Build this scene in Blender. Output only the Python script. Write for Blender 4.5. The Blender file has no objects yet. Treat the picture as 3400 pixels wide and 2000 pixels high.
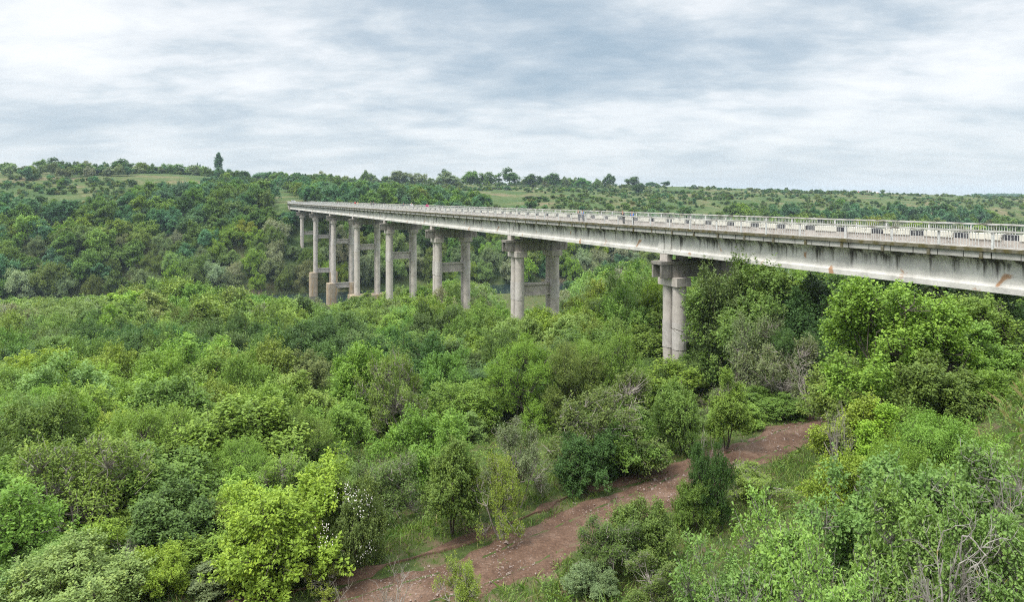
import bpy, math, random
import numpy as np
from mathutils import Vector, Matrix

sc = bpy.context.scene
COL = sc.collection
rng = np.random.default_rng(11)
F = 2267.0; CX = 1700.0; HY = 654.0        # focal length, centre and horizon of the photograph in its own pixels

# ------------------------------------------------------------------ helpers
def nz(v):
    return v / np.maximum(np.linalg.norm(v, axis=-1, keepdims=True), 1e-9)

class MB:
    """collects vertices and faces of any size and builds one mesh"""
    def __init__(s):
        s.v = []; s.n = 0; s.f = []; s.m = []; s.a = []; s.c = []
    def add(s, V, Fc, mat=0, var=0.5, col=None):
        V = np.asarray(V, float).reshape(-1, 3); Fc = np.asarray(Fc, int)
        s.v.append(V); s.f.append(Fc + s.n); s.n += len(V)
        k = len(Fc)
        s.m.append(np.full(k, mat, np.int32))
        s.a.append(np.broadcast_to(np.asarray(var, float), (k,)).copy())
        s.c.append(np.broadcast_to(np.asarray(col if col is not None else (1, 1, 1), float), (k, 3)).copy())
    def box(s, x0, x1, y0, y1, z0, z1, mat=0):
        V = [(x0,y0,z0),(x1,y0,z0),(x1,y1,z0),(x0,y1,z0),(x0,y0,z1),(x1,y0,z1),(x1,y1,z1),(x0,y1,z1)]
        s.add(V, [(0,3,2,1),(4,5,6,7),(0,1,5,4),(1,2,6,5),(2,3,7,6),(3,0,4,7)], mat)
    def tube(s, P, R, k=6, mat=0, cap=True):
        P = np.asarray(P, float); R = np.broadcast_to(np.asarray(R, float), (len(P),))
        T = nz(np.gradient(P, axis=0))
        ref = np.where(np.abs(T[:, 2:3]) > .9, np.array([[1., 0, 0]]), np.array([[0, 0, 1.]]))
        A = nz(np.cross(T, ref)); B = np.cross(T, A)
        an = np.arange(k) * 2 * math.pi / k
        V = P[:, None] + R[:, None, None] * (A[:, None] * np.cos(an)[None, :, None] + B[:, None] * np.sin(an)[None, :, None])
        i = np.arange(len(P) - 1)[:, None] * k; j = np.arange(k)[None]; j2 = (j + 1) % k
        Fc = np.stack([i + j, i + j2, i + k + j2, i + k + j], -1).reshape(-1, 4)
        n0 = s.n
        s.add(V.reshape(-1, 3), Fc, mat)
        if cap:
            s.f.append(np.array([list(range(n0 + k - 1, n0 - 1, -1))])); s.m.append(np.array([mat], np.int32)); s.a.append(np.array([.5])); s.c.append(np.ones((1, 3)))
            b = n0 + (len(P) - 1) * k
            s.f.append(np.array([list(range(b, b + k))])); s.m.append(np.array([mat], np.int32)); s.a.append(np.array([.5])); s.c.append(np.ones((1, 3)))
    def prism(s, prof, x0, x1, mat=0):
        """closed profile in (y, z) swept along x"""
        n = len(prof)
        V = [(x0, y, z) for y, z in prof] + [(x1, y, z) for y, z in prof]
        s.add(V, [(i, (i + 1) % n, n + (i + 1) % n, n + i) for i in range(n)], mat)
        b = s.n - 2 * n
        for idx in (list(range(b + n - 1, b - 1, -1)), list(range(b + n, b + 2 * n))):
            s.f.append(np.array([idx])); s.m.append(np.array([mat], np.int32)); s.a.append(np.array([.5])); s.c.append(np.ones((1, 3)))
    def mesh(s, name, mats, smooth=False, var=False, col=False):
        me = bpy.data.meshes.new(name)
        V = np.concatenate(s.v).astype(np.float32)
        me.vertices.add(len(V)); me.vertices.foreach_set('co', V.ravel())
        tot = np.concatenate([np.full(len(f), f.shape[1], np.int32) for f in s.f])
        lo = np.concatenate([f.ravel() for f in s.f]).astype(np.int32)
        me.loops.add(len(lo)); me.loops.foreach_set('vertex_index', lo)
        me.polygons.add(len(tot))
        me.polygons.foreach_set('loop_start', np.concatenate([[0], np.cumsum(tot)[:-1]]).astype(np.int32))
        me.polygons.foreach_set('material_index', np.concatenate(s.m))
        me.polygons.foreach_set('use_smooth', np.full(len(tot), smooth))
        if var:
            at = me.attributes.new('var', 'FLOAT', 'FACE'); at.data.foreach_set('value', np.concatenate(s.a).astype(np.float32))
        if col:
            at = me.attributes.new('tint', 'FLOAT_COLOR', 'FACE')
            c = np.concatenate(s.c); c = np.concatenate([c, np.ones((len(c), 1))], 1)
            at.data.foreach_set('color', c.astype(np.float32).ravel())
        for m in (mats if isinstance(mats, (list, tuple)) else [mats]): me.materials.append(m)
        me.update(calc_edges=True)
        if len(tot) < 200000: me.validate()
        return me

def link(name, me, parent=None, loc=None):
    o = bpy.data.objects.new(name, me); COL.objects.link(o)
    if parent is not None: o.parent = parent
    if loc is not None: o.location = loc
    return o
def tag(o, label=None, cat=None, group=None, kind=None):
    if label: o['label'] = label
    if cat: o['category'] = cat
    if group: o['group'] = group
    if kind: o['kind'] = kind
    return o
def empty(name, loc=(0, 0, 0), rz=0, parent=None):
    o = bpy.data.objects.new(name, None); COL.objects.link(o)
    o.location = loc; o.rotation_euler = (0, 0, rz); o.empty_display_size = .3
    if parent is not None: o.parent = parent
    return o

def value_noise(x, y, seed):
    xi = np.floor(x).astype(np.int64); yi = np.floor(y).astype(np.int64)
    fx = x - xi; fy = y - yi; fx = fx * fx * (3 - 2 * fx); fy = fy * fy * (3 - 2 * fy)
    def h(a, b):
        n = (a * 374761393 + b * 668265263 + seed * 1274126177) & 0xffffffff
        n = ((n ^ (n >> 13)) * 1274126177) & 0xffffffff
        return ((n ^ (n >> 16)) & 0xffff) / 65535.0
    return (h(xi, yi) * (1 - fx) + h(xi + 1, yi) * fx) * (1 - fy) + (h(xi, yi + 1) * (1 - fx) + h(xi + 1, yi + 1) * fx) * fy
def sm(x, a, b):
    t = np.clip((x - a) / (b - a), 0, 1); return t * t * (3 - 2 * t)

# ------------------------------------------------------------------ terrain height
ROAD1 = np.array([(-24, 13.5), (-14, 17.6), (-5.6, 21.1), (-1.04, 23.65), (3.1, 27.1), (7.3, 30.5), (11.7, 34.4), (16.4, 38), (24.3, 42.8), (34, 46.5), (48, 49)])
ROAD2 = np.array([(-13, 19.6), (-5.6, 23.3), (-3.0, 24.9), (0.24, 27.3), (2.9, 30.0), (7.7, 32.6), (11.8, 35.6)])
def polydist(X, Y, P):
    d = np.full(np.shape(X), 1e9)
    for (x0, y0), (x1, y1) in zip(P[:-1], P[1:]):
        dx, dy = x1 - x0, y1 - y0
        t = np.clip(((X - x0) * dx + (Y - y0) * dy) / (dx * dx + dy * dy), 0, 1)
        d = np.minimum(d, np.hypot(X - x0 - t * dx, Y - y0 - t * dy))
    return d
NA = [-400, -60, -2, .5, 4, 10, 20, 60, 100, 150, 200, 206, 258, 263]
NZ_ = [4, -1.0, -1.6, -2.0, -6.6, -10.6, -13, -18.5, -24, -30, -34.4, -36.6, -36.6, -34.4]
FA = [263, 285, 305, 318, 330, 400, 450, 500, 560, 620, 700, 900, 1200, 2500, 6000]
RK = [-100, 10, 160, 300, 550, 650, 850]
FZ = [[-34.4, -21, -13, -9, -5, .6, 9, 15, 17, 19, 22, 25, 26, 26, 26],
      [-34.4, -19, -8, -3.3, -2.7, 2, 6, 10, 11.5, 12, 14, 24, 28, 28, 28],
      [-34.4, -20, -13, -10, -8, -1, 3, 6, 10, 12.5, 12, 11, 10, 5, 0],
      [-34.4, -21, -14, -11, -8, -2, 1, 4, 8.5, 12, 12, 10, 5, 0, -20],
      [-34.4, -22, -15, -11.5, -8.5, -2, 0, 2.5, 5, 6.5, 6, 4, 0, -6, -30],
      [-34.4, -22, -16, -12, -9.5, -4, -2, 0, 1.5, 2, 1.5, .5, -2, -8, -30],
      [-34.4, -22, -16, -13, -11, -8, -6, -4, -3, -2, -2, -3, -5, -8, -30]]
def height(X, Y, fine=True):
    X = np.asarray(X, float); Y = np.asarray(Y, float)
    a = -.327 * X + .945 * Y; r = .945 * X + .327 * Y
    wob = (value_noise(r / 60, a * 0 + 3.3, 5) - .5) * 10 * sm(a, 180, 262) * (1 - sm(a, 300, 330))
    aw = a + wob * (1 - sm(a, 255, 330))
    aw = aw - 30 * np.maximum(sm(-r, 8, 40), sm(r, 38, 66)) * sm(a, 150, 190) * (1 - sm(a, 232, 257))
    z = np.interp(aw, NA, NZ_)
    w = [np.interp(a, FA, q) for q in FZ]
    zf = np.where(r <= RK[0], w[0], w[-1])
    for i in range(len(RK) - 1):
        t = sm(r, RK[i], RK[i + 1]); m = (r > RK[i]) & (r <= RK[i + 1])
        zf = np.where(m, w[i] * (1 - t) + w[i + 1] * t, zf)
    z = np.where(a > 263, zf, z)
    z = z + (value_noise(X / 45, Y / 45, 1) - .5) * 3.0 * sm(a, 330, 420) + (value_noise(X / 14, Y / 14, 2) - .5) * .9 * sm(a, 270, 330)
    # the approach embankment of the bridge
    d = np.hypot(X - 46, Y - 8)
    wq = sm(-d, -44, -22)
    z = z * (1 - wq) + np.maximum(z, -3.6) * wq
    if fine:
        near = 1 - sm(a, 60, 120)
        z = z + near * ((value_noise(X / 2.2, Y / 2.2, 3) - .5) * .35 + (value_noise(X / .7, Y / .7, 4) - .5) * .1)
    d1 = np.minimum(polydist(X, Y, ROAD1), polydist(X, Y, ROAD2) + .9)
    wr = 1 - sm(d1, 2.3, 5.5)
    zr = -13 + (value_noise(X / 1.6, Y / 1.6, 6) - .5) * .1 + .004 * (X - 5)
    return z * (1 - wr) + zr * wr
def hz(x, y): return float(height(np.array([x]), np.array([y]))[0])
def xw(px, Y): return (px - CX) / F * Y
def proj(X, Y, Z): return CX + F * X / Y, HY - F * Z / Y
_YS = np.concatenate([np.arange(6, 60, .25), np.arange(60, 400, 1.), np.arange(400, 3000, 4.)])
def ground_at(px, py):
    """the first point of the terrain on the ray through a pixel of the photograph"""
    X = xw(px, _YS); g = height(X, _YS, False); ray = -(py - HY) / F * _YS
    k = np.argmax(ray < g) if (ray < g).any() else len(_YS) - 1
    return float(X[k]), float(_YS[k]), float(g[k])

# ------------------------------------------------------------------ materials
def new_mat(name):
    m = bpy.data.materials.new(name); m.use_nodes = True
    nt = m.node_tree; nt.nodes.clear()
    out = nt.nodes.new('ShaderNodeOutputMaterial')
    return m, nt, out
def N(nt, t, **k):
    n = nt.nodes.new(t)
    for a, b in k.items():
        if a == 'op': n.operation = b
        elif a == 'blend': n.data_type = 'RGBA'; n.blend_type = b
        else: n.inputs[a].default_value = b
    return n
def L(nt, a, ao, b, bi): nt.links.new(a.outputs[ao], b.inputs[bi])
def ramp(nt, stops, interp='LINEAR'):
    n = nt.nodes.new('ShaderNodeValToRGB'); e = n.color_ramp.elements; n.color_ramp.interpolation = interp
    while len(e) > 1: e.remove(e[-1])
    for i, (p, c) in enumerate(stops):
        q = e[0] if i == 0 else e.new(p)
        q.position = p; q.color = tuple(c) + (1,) if len(c) == 3 else c
    return n
def mix(nt, blend, fac, a, b):
    """a, b: (node, out) or colour; fac: number or (node, out); returns the node, colour on output 2"""
    n = nt.nodes.new('ShaderNodeMix'); n.data_type = 'RGBA'; n.blend_type = blend
    for v, i in ((fac, 0), (a, 6), (b, 7)):
        if isinstance(v, tuple) and not isinstance(v[0], (int, float)): nt.links.new(v[0].outputs[v[1]], n.inputs[i])
        elif i == 0: n.inputs[0].default_value = v
        else: n.inputs[i].default_value = tuple(v) + (1,)
    return n

def leaf_mat(name, attr=False, trans=.24, rough=.5, spec=.25):
    m, nt, out = new_mat(name)
    if attr:
        c = N(nt, 'ShaderNodeAttribute'); c.attribute_name = 'tint'; col = (c, 'Color')
    else:
        c = N(nt, 'ShaderNodeObjectInfo'); col = (c, 'Color')
    v = N(nt, 'ShaderNodeAttribute'); v.attribute_name = 'var'
    rp = ramp(nt, [(0, (.60, .64, .62)), (.5, (1, 1, 1)), (1, (1.36, 1.24, 1.10))])
    L(nt, v, 'Fac', rp, 0)
    mx = mix(nt, 'MULTIPLY', 1.0, col, (rp, 0))
    p = N(nt, 'ShaderNodeBsdfPrincipled', Roughness=rough); p.inputs['Specular IOR Level'].default_value = spec
    L(nt, mx, 2, p, 'Base Color')
    t = N(nt, 'ShaderNodeBsdfTranslucent')
    mt = mix(nt, 'MULTIPLY', 1.0, (mx, 2), (1.25, 1.25, .6)); L(nt, mt, 2, t, 'Color')
    ms = N(nt, 'ShaderNodeMixShader', Fac=trans)
    L(nt, p, 0, ms, 1); L(nt, t, 0, ms, 2); L(nt, ms, 0, out, 0)
    return m
LEAF = leaf_mat('leaves'); LEAFT = leaf_mat('leaves_tinted', attr=True)
def noise_mat(name, stops, scale=4.0, detail=6, rough=.85, bump=.0, bscale=20, stretch=None, spec=.3, dist=0.0):
    m, nt, out = new_mat(name)
    tc = N(nt, 'ShaderNodeTexCoord'); src = (tc, 'Object')
    if stretch:
        mp = N(nt, 'ShaderNodeMapping', Scale=stretch); L(nt, tc, 'Object', mp, 0); src = (mp, 0)
    n = N(nt, 'ShaderNodeTexNoise', Scale=scale, Detail=detail, Roughness=.62, Distortion=dist); nt.links.new(src[0].outputs[src[1]], n.inputs[0])
    r = ramp(nt, stops); L(nt, n, 0, r, 0)
    p = N(nt, 'ShaderNodeBsdfPrincipled', Roughness=rough); p.inputs['Specular IOR Level'].default_value = spec
    L(nt, r, 0, p, 'Base Color')
    if bump:
        nb = N(nt, 'ShaderNodeTexNoise', Scale=bscale, Detail=5); L(nt, tc, 'Object', nb, 0)
        b = N(nt, 'ShaderNodeBump', Strength=bump, Distance=.05); L(nt, nb, 0, b, 'Height'); L(nt, b, 0, p, 'Normal')
    L(nt, p, 0, out, 0)
    return m
BARK = noise_mat('bark', [(.3, (.035, .028, .022)), (.7, (.12, .10, .08))], 7, stretch=(3, 3, .6))
PALEBARK = noise_mat('pale_bark', [(.3, (.16, .13, .11)), (.6, (.34, .30, .26)), (.8, (.46, .44, .38))], 6, stretch=(2, 2, .8))
LICHEN = noise_mat('lichen_bark', [(.32, (.12, .10, .085)), (.5, (.28, .255, .225)), (.66, (.36, .335, .29)), (.72, (.48, .34, .08))], 5)
BROWNTWIG = noise_mat('brown_twig', [(.3, (.10, .075, .065)), (.7, (.23, .18, .16))], 6)

def concrete(name, base, dark, streak=.5, rust=0., ztop=None, zspan=2., moss=0., thr=.52, white=None):
    m, nt, out = new_mat(name)
    tc = N(nt, 'ShaderNodeTexCoord')
    n1 = N(nt, 'ShaderNodeTexNoise', Scale=.8, Detail=8, Roughness=.65); L(nt, tc, 'Object', n1, 0)
    r1 = ramp(nt, [(.3, tuple(c * .72 for c in base)), (.5, base), (.72, tuple(min(1, c * 1.2) for c in base))]); L(nt, n1, 0, r1, 0)
    cur = (r1, 0)
    n2 = N(nt, 'ShaderNodeTexNoise', Scale=9, Detail=6, Roughness=.7); L(nt, tc, 'Object', n2, 0)
    r2 = ramp(nt, [(.3, (.8, .8, .8)), (.55, (1, 1, 1)), (.62, (1.0, 1.0, 1.0))]); L(nt, n2, 0, r2, 0)
    mm = mix(nt, 'MULTIPLY', .8, cur, (r2, 0)); cur = (mm, 2)
    if streak:
        mp = N(nt, 'ShaderNodeMapping', Scale=(1.5, 1.5, .10)); L(nt, tc, 'Object', mp, 0)
        ns = N(nt, 'ShaderNodeTexNoise', Scale=1.0, Detail=7, Roughness=.72); L(nt, mp, 0, ns, 0)
        fac = ns
        sep = N(nt, 'ShaderNodeSeparateXYZ'); L(nt, tc, 'Object', sep, 0)
        rs = ramp(nt, [(thr, (0, 0, 0)), (thr + .13, (1, 1, 1))])
        if ztop is not None:
            g = N(nt, 'ShaderNodeMapRange'); L(nt, sep, 2, g, 0)
            for i, v in enumerate((ztop - zspan, ztop, -.16, .13)): g.inputs[i + 1].default_value = v
            ad = N(nt, 'ShaderNodeMath', op='ADD'); L(nt, ns, 0, ad, 0); L(nt, g, 0, ad, 1); L(nt, ad, 0, rs, 0)
        else: L(nt, ns, 0, rs, 0)
        ml = N(nt, 'ShaderNodeMath', op='MULTIPLY'); L(nt, rs, 0, ml, 0); ml.inputs[1].default_value = streak
        mm = mix(nt, 'MIX', (ml, 0), cur, dark); cur = (mm, 2)
    if rust:
        nr = N(nt, 'ShaderNodeTexNoise', Scale=.9, Detail=4, Distortion=.4); L(nt, tc, 'Object', nr, 0)
        rr = ramp(nt, [(rust, (0, 0, 0)), (rust + .06, (.8, .8, .8))]); L(nt, nr, 0, rr, 0)
        mm = mix(nt, 'MIX', (rr, 0), cur, (.36, .17, .06)); cur = (mm, 2)
    if moss:
        nr = N(nt, 'ShaderNodeTexNoise', Scale=2.2, Detail=6); L(nt, tc, 'Object', nr, 0)
        rr = ramp(nt, [(.60 - moss, (0, 0, 0)), (.72 - moss, (.9, .9, .9))]); L(nt, nr, 0, rr, 0)
        mm = mix(nt, 'MIX', (rr, 0), cur, (.10, .085, .03)); cur = (mm, 2)
    p = N(nt, 'ShaderNodeBsdfPrincipled', Roughness=.9); p.inputs['Specular IOR Level'].default_value = .2
    nt.links.new(cur[0].outputs[cur[1]], p.inputs['Base Color'])
    nb = N(nt, 'ShaderNodeTexNoise', Scale=14, Detail=6); L(nt, tc, 'Object', nb, 0)
    b = N(nt, 'ShaderNodeBump', Strength=.35, Distance=.03); L(nt, nb, 0, b, 'Height'); L(nt, b, 0, p, 'Normal')
    L(nt, p, 0, out, 0)
    return m
def plain(name, c, rough=.6, metal=0., spec=.4):
    return noise_mat(name, [(.3, tuple(v * .85 for v in c)), (.7, tuple(min(1, v * 1.1) for v in c))], 3, rough=rough, spec=spec)

# ------------------------------------------------------------------ the ground
def ground_material():
    m, nt, out = new_mat('ground')
    g = N(nt, 'ShaderNodeNewGeometry')
    n1 = N(nt, 'ShaderNodeTexNoise', Scale=.035, Detail=9, Roughness=.66); L(nt, g, 'Position', n1, 0)
    far = ramp(nt, [(.32, (.040, .075, .024)), (.45, (.068, .105, .034)), (.53, (.10, .12, .045)), (.62, (.16, .135, .075)), (.75, (.125, .10, .065))]); L(nt, n1, 0, far, 0)
    n2 = N(nt, 'ShaderNodeTexNoise', Scale=.35, Detail=8, Roughness=.7); L(nt, g, 'Position', n2, 0)
    r2 = ramp(nt, [(.35, (.62, .66, .6)), (.6, (1.1, 1.1, 1.05))]); L(nt, n2, 0, r2, 0)
    mf = mix(nt, 'MULTIPLY', 1., (far, 0), (r2, 0))
    n3 = N(nt, 'ShaderNodeTexNoise', Scale=1.1, Detail=9, Roughness=.7); L(nt, g, 'Position', n3, 0)
    near = ramp(nt, [(.35, (.04, .055, .018)), (.5, (.075, .10, .03)), (.6, (.13, .10, .06)), (.75, (.16, .11, .075))]); L(nt, n3, 0, near, 0)
    sp = N(nt, 'ShaderNodeSeparateXYZ'); L(nt, g, 'Position', sp, 0)
    mr = N(nt, 'ShaderNodeMapRange'); L(nt, sp, 1, mr, 0)
    for i, v in enumerate((230, 270, 0, 1)): mr.inputs[i + 1].default_value = v
    mx = mix(nt, 'MIX', (mr, 0), (near, 0), (mf, 2))
    p = N(nt, 'ShaderNodeBsdfPrincipled', Roughness=.95); p.inputs['Specular IOR Level'].default_value = .1
    L(nt, mx, 2, p, 'Base Color')
    b = N(nt, 'ShaderNodeBump', Strength=.5, Distance=.3); L(nt, n3, 0, b, 'Height'); L(nt, b, 0, p, 'Normal')
    L(nt, p, 0, out, 0)
    return m
def axis_steps(segs):
    o = [segs[0][0]]
    for a, b, s in segs:
        k = max(1, int(round((b - a) / s))); o += list(a + (b - a) * (np.arange(1, k + 1) / k))
    return np.array(o)
gx = axis_steps([(-3200, -900, 90), (-900, -320, 12), (-320, -44, 4), (-44, 44, .55), (44, 320, 4), (320, 900, 12), (900, 3200, 90)])
gy = axis_steps([(-160, -12, 8), (-12, 62, .55), (62, 380, 3.2), (380, 900, 8), (900, 3400, 80)])
GX, GY = np.meshgrid(gx, gy)
GZ = height(GX, GY)
nx, ny = len(gx), len(gy)
mb = MB()
ii = (np.arange(ny - 1)[:, None] * nx + np.arange(nx - 1)[None]).ravel()
mb.add(np.stack([GX, GY, GZ], -1).reshape(-1, 3), np.stack([ii, ii + 1, ii + nx + 1, ii + nx], -1))
tag(link('ground', mb.mesh('ground', ground_material(), smooth=True)), kind='structure')

# water
def water_material():
    m, nt, out = new_mat('river_water')
    tc = N(nt, 'ShaderNodeTexCoord')
    n = N(nt, 'ShaderNodeTexNoise', Scale=1.2, Detail=5); L(nt, tc, 'Object', n, 0)
    b = N(nt, 'ShaderNodeBump', Strength=.15, Distance=.1); L(nt, n, 0, b, 'Height')
    p = N(nt, 'ShaderNodeBsdfPrincipled', Roughness=.08); p.inputs['Base Color'].default_value = (.02, .035, .035, 1)
    L(nt, b, 0, p, 'Normal'); L(nt, p, 0, out, 0)
    return m
mb = MB()
qs = []
for r in np.linspace(-700, 1100, 30):
    for a in (190, 215, 240, 275): qs.append((.945 * r - .327 * a, .327 * r + .945 * a, -35.3))
mb.add(qs, [(i * 4 + j, i * 4 + j + 1, i * 4 + j + 5, i * 4 + j + 4) for i in range(29) for j in range(3)])
tag(link('river', mb.mesh('river', water_material())), kind='structure')

# dirt tracks
def dirt_material():
    m, nt, out = new_mat('dirt')
    g = N(nt, 'ShaderNodeNewGeometry')
    n1 = N(nt, 'ShaderNodeTexNoise', Scale=.7, Detail=9, Roughness=.68); L(nt, g, 'Position', n1, 0)
    r1 = ramp(nt, [(.3, (.064, .037, .025)), (.5, (.115, .069, .046)), (.68, (.175, .115, .082))]); L(nt, n1, 0, r1, 0)
    v = N(nt, 'ShaderNodeTexVoronoi', Scale=7.5); L(nt, g, 'Position', v, 0)
    rv = ramp(nt, [(.10, (1, 1, 1)), (.17, (0, 0, 0))]); L(nt, v, 0, rv, 0)
    n2 = N(nt, 'ShaderNodeTexNoise', Scale=.9, Detail=3); L(nt, g, 'Position', n2, 0)
    rn = ramp(nt, [(.42, (0, 0, 0)), (.52, (1, 1, 1))]); L(nt, n2, 0, rn, 0)
    mm = N(nt, 'ShaderNodeMath', op='MULTIPLY'); L(nt, rv, 0, mm, 0); L(nt, rn, 0, mm, 1)
    n4 = N(nt, 'ShaderNodeTexNoise', Scale=11, Detail=6, Roughness=.75); L(nt, g, 'Position', n4, 0)
    r4 = ramp(nt, [(.32, (.62, .60, .58)), (.5, (1, 1, 1)), (.66, (1.45, 1.4, 1.35))]); L(nt, n4, 0, r4, 0)
    m4 = mix(nt, 'MULTIPLY', 1., (r1, 0), (r4, 0))
    mx = mix(nt, 'MIX', (mm, 0), (m4, 2), (.27, .21, .17))
    p = N(nt, 'ShaderNodeBsdfPrincipled', Roughness=.92); p.inputs['Specular IOR Level'].default_value = .2
    L(nt, mx, 2, p, 'Base Color')
    b = N(nt, 'ShaderNodeBump', Strength=.6, Distance=.06); L(nt, n1, 0, b, 'Height'); L(nt, b, 0, p, 'Normal')
    L(nt, p, 0, out, 0)
    return m
DIRT = dirt_material()
def track(P, half, name, seed, broken=False):
    P = np.array(P); d = np.concatenate([[0], np.cumsum(np.hypot(*np.diff(P, axis=0).T))])
    t = np.arange(0, d[-1], .3)
    # smooth the centre line
    C = np.stack([np.interp(t, d, P[:, i]) for i in (0, 1)], 1)
    k = np.ones(13) / 13
    for i in (0, 1):
        pad = np.pad(C[:, i], 6, mode='edge'); C[:, i] = np.convolve(pad, k, 'valid')
    T = nz(np.gradient(C, axis=0)); Nn = np.stack([-T[:, 1], T[:, 0]], 1)
    us = np.linspace(-1, 1, 17)
    wl = half * (1 + .35 * (value_noise(t / 1.5, t * 0 + seed, seed) - .5) + .25 * (value_noise(t / .5, t * 0 + 7, seed) - .5))
    wr = half * (1 + .35 * (value_noise(t / 1.5, t * 0 + seed + 9, seed) - .5) + .25 * (value_noise(t / .5, t * 0 + 27, seed) - .5))
    if broken:
        gap = np.clip((value_noise(t / 1.7, t * 0 + 4, 77) - .38) * 5, .03, 1); wl = wl * gap; wr = wr * gap
    W = np.where(us[None] < 0, wl[:, None], wr[:, None]) * us[None]
    X = C[:, :1] + Nn[:, :1] * W; Y = C[:, 1:] + Nn[:, 1:] * W
    rut = -.10 * np.exp(-((np.abs(W) - .75) / .22) ** 2)
    edge = -.10 * sm(np.abs(us)[None] + 0 * W, .8, 1.)
    Z = height(X, Y) + .09 + rut + edge + (value_noise(X / .25, Y / .25, 8) - .5) * .03
    n = len(us); i0 = (np.arange(len(t) - 1)[:, None] * n + np.arange(n - 1)[None]).ravel()
    b = MB(); b.add(np.stack([X, Y, Z], -1).reshape(-1, 3), np.stack([i0, i0 + n, i0 + n + 1, i0 + 1], -1))
    tag(link(name, b.mesh(name, DIRT, smooth=True)), kind='structure')
track(ROAD1, 1.35, 'dirt_track', 3)
track(ROAD2, .36, 'wheel_rut', 5, True)

# pebbles on the track
mb = MB()
k = 0
TETRA = np.array([(1, 0, -.3), (-.5, .87, -.3), (-.5, -.87, -.3), (0, 0, .7), (.6, -.6, .35), (-.7, .1, .4)])
while k < 4200:
    i = rng.integers(1, len(ROAD1) - 2); t = rng.random()
    c = ROAD1[i] * (1 - t) + ROAD1[i + 1] * t + rng.normal(0, .75, 2)
    if c[1] < 16 or value_noise(c[:1] / 1.3, c[1:] / 1.3, 21)[0] < .45: continue
    s = .012 + .035 * rng.random() ** 5
    if rng.random() < .004: s = .10
    R = Matrix.Rotation(rng.random() * 6.3, 3, 'Z')
    V = (TETRA * s * (1 + .4 * rng.random((6, 3)))) @ np.array(R).T + np.array([c[0], c[1], 0])
    V[:, 2] += height(c[:1], c[1:])[0] + .08
    mb.add(V, [(0, 1, 5), (1, 2, 5), (2, 4, 5), (4, 3, 5), (3, 0, 5), (0, 3, 4), (0, 4, 2), (0, 2, 1)])
    k += 1
tag(link('pebbles', mb.mesh('pebbles', noise_mat('stone', [(.3, (.20, .15, .125)), (.7, (.38, .30, .26))], 3))), kind='stuff')

# ------------------------------------------------------------------ the bridge
DX, DY = -.4294, .9031          # along the bridge
NX, NY = .9031, .4294           # across it, away from the camera
S0, O0, Z0 = 150., 44., -36.    # where the bridge's own origin lies
BANG = math.atan2(DY, DX)
def bpt(s, o, z): return (NX * o + DX * s, NY * o + DY * s, z)
def s_for(px, o):
    k = (px - CX) / F
    return (NX * o - k * NY * o) / (-DX + k * DY)
def lo(o): return -(o - O0)
def ls(s): return s - S0
def lz(z): return z - Z0
SK = [18.0, 51.3, 85.0, 118.5, 151.3, 183.9, 216.7, 250.0, 281.5]
SEND = 313.0; SBEG = -16.0
bridge = empty('concrete_bridge', bpt(S0, O0, Z0), BANG)
tag(bridge, 'long weathered concrete road bridge on tall twin columns across the wooded valley', 'bridge')

WEB = concrete('whitewashed_concrete', (.60, .575, .525), (.05, .044, .034), .92, .65, lz(-3.4), 1.9, thr=.525)
GREY = concrete('grey_concrete', (.50, .45, .40), (.10, .09, .07), .6, 0, thr=.56)
CAPM = concrete('stained_concrete', (.30, .275, .24), (.05, .045, .04), .75, 0, thr=.50, moss=.02)
MOSS = concrete('mossy_concrete', (.17, .155, .11), (.05, .045, .03), .6, 0, thr=.50, moss=.12)
FASC = concrete('fascia_concrete', (.40, .385, .35), (.07, .065, .05), .6, 0, thr=.60)
KERB = concrete('kerb_concrete', (.44, .40, .36), (.15, .12, .09), .5, 0, thr=.6)
PEDM = concrete('lichen_concrete', (.38, .315, .235), (.42, .24, .06), .85, 0, thr=.50)
COLLAR = concrete('patched_concrete', (.50, .46, .42), (.16, .13, .11), .6, 0, thr=.6)
ASPH = noise_mat('asphalt', [(.3, (.05, .05, .05)), (.7, (.09, .09, .088))], 3)
DARKP = noise_mat('black_paint', [(.35, (.03, .032, .04)), (.55, (.06, .062, .07)), (.68, (.25, .24, .22))], 5)
def chipped():
    m, nt, out = new_mat('chipped_white_paint')
    tc = N(nt, 'ShaderNodeTexCoord'); oi = N(nt, 'ShaderNodeObjectInfo')
    ad = N(nt, 'ShaderNodeVectorMath', op='ADD'); L(nt, tc, 'Object', ad, 0)
    cm = N(nt, 'ShaderNodeVectorMath', op='SCALE'); L(nt, oi, 'Location', cm, 0); cm.inputs[3].default_value = 3.7; L(nt, cm, 0, ad, 1)
    n = N(nt, 'ShaderNodeTexNoise', Scale=3.2, Detail=7, Roughness=.7); L(nt, ad, 0, n, 0)
    r = ramp(nt, [(.36, (.15, .13, .11)), (.40, (.58, .55, .47)), (.7, (.70, .67, .59))]); L(nt, n, 0, r, 0)
    p = N(nt, 'ShaderNodeBsdfPrincipled', Roughness=.7); L(nt, r, 0, p, 'Base Color'); L(nt, p, 0, out, 0)
    return m
WHITEB = chipped()
RAILM = noise_mat('weathered_white_paint', [(.34, (.13, .10, .07)), (.42, (.55, .54, .52)), (.7, (.72, .72, .70))], 6)
HANDM = noise_mat('weathered_handrail', [(.36, (.10, .085, .06)), (.47, (.42, .40, .36)), (.7, (.62, .61, .58))], 2.2, stretch=(.6, 4, 4))

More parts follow.
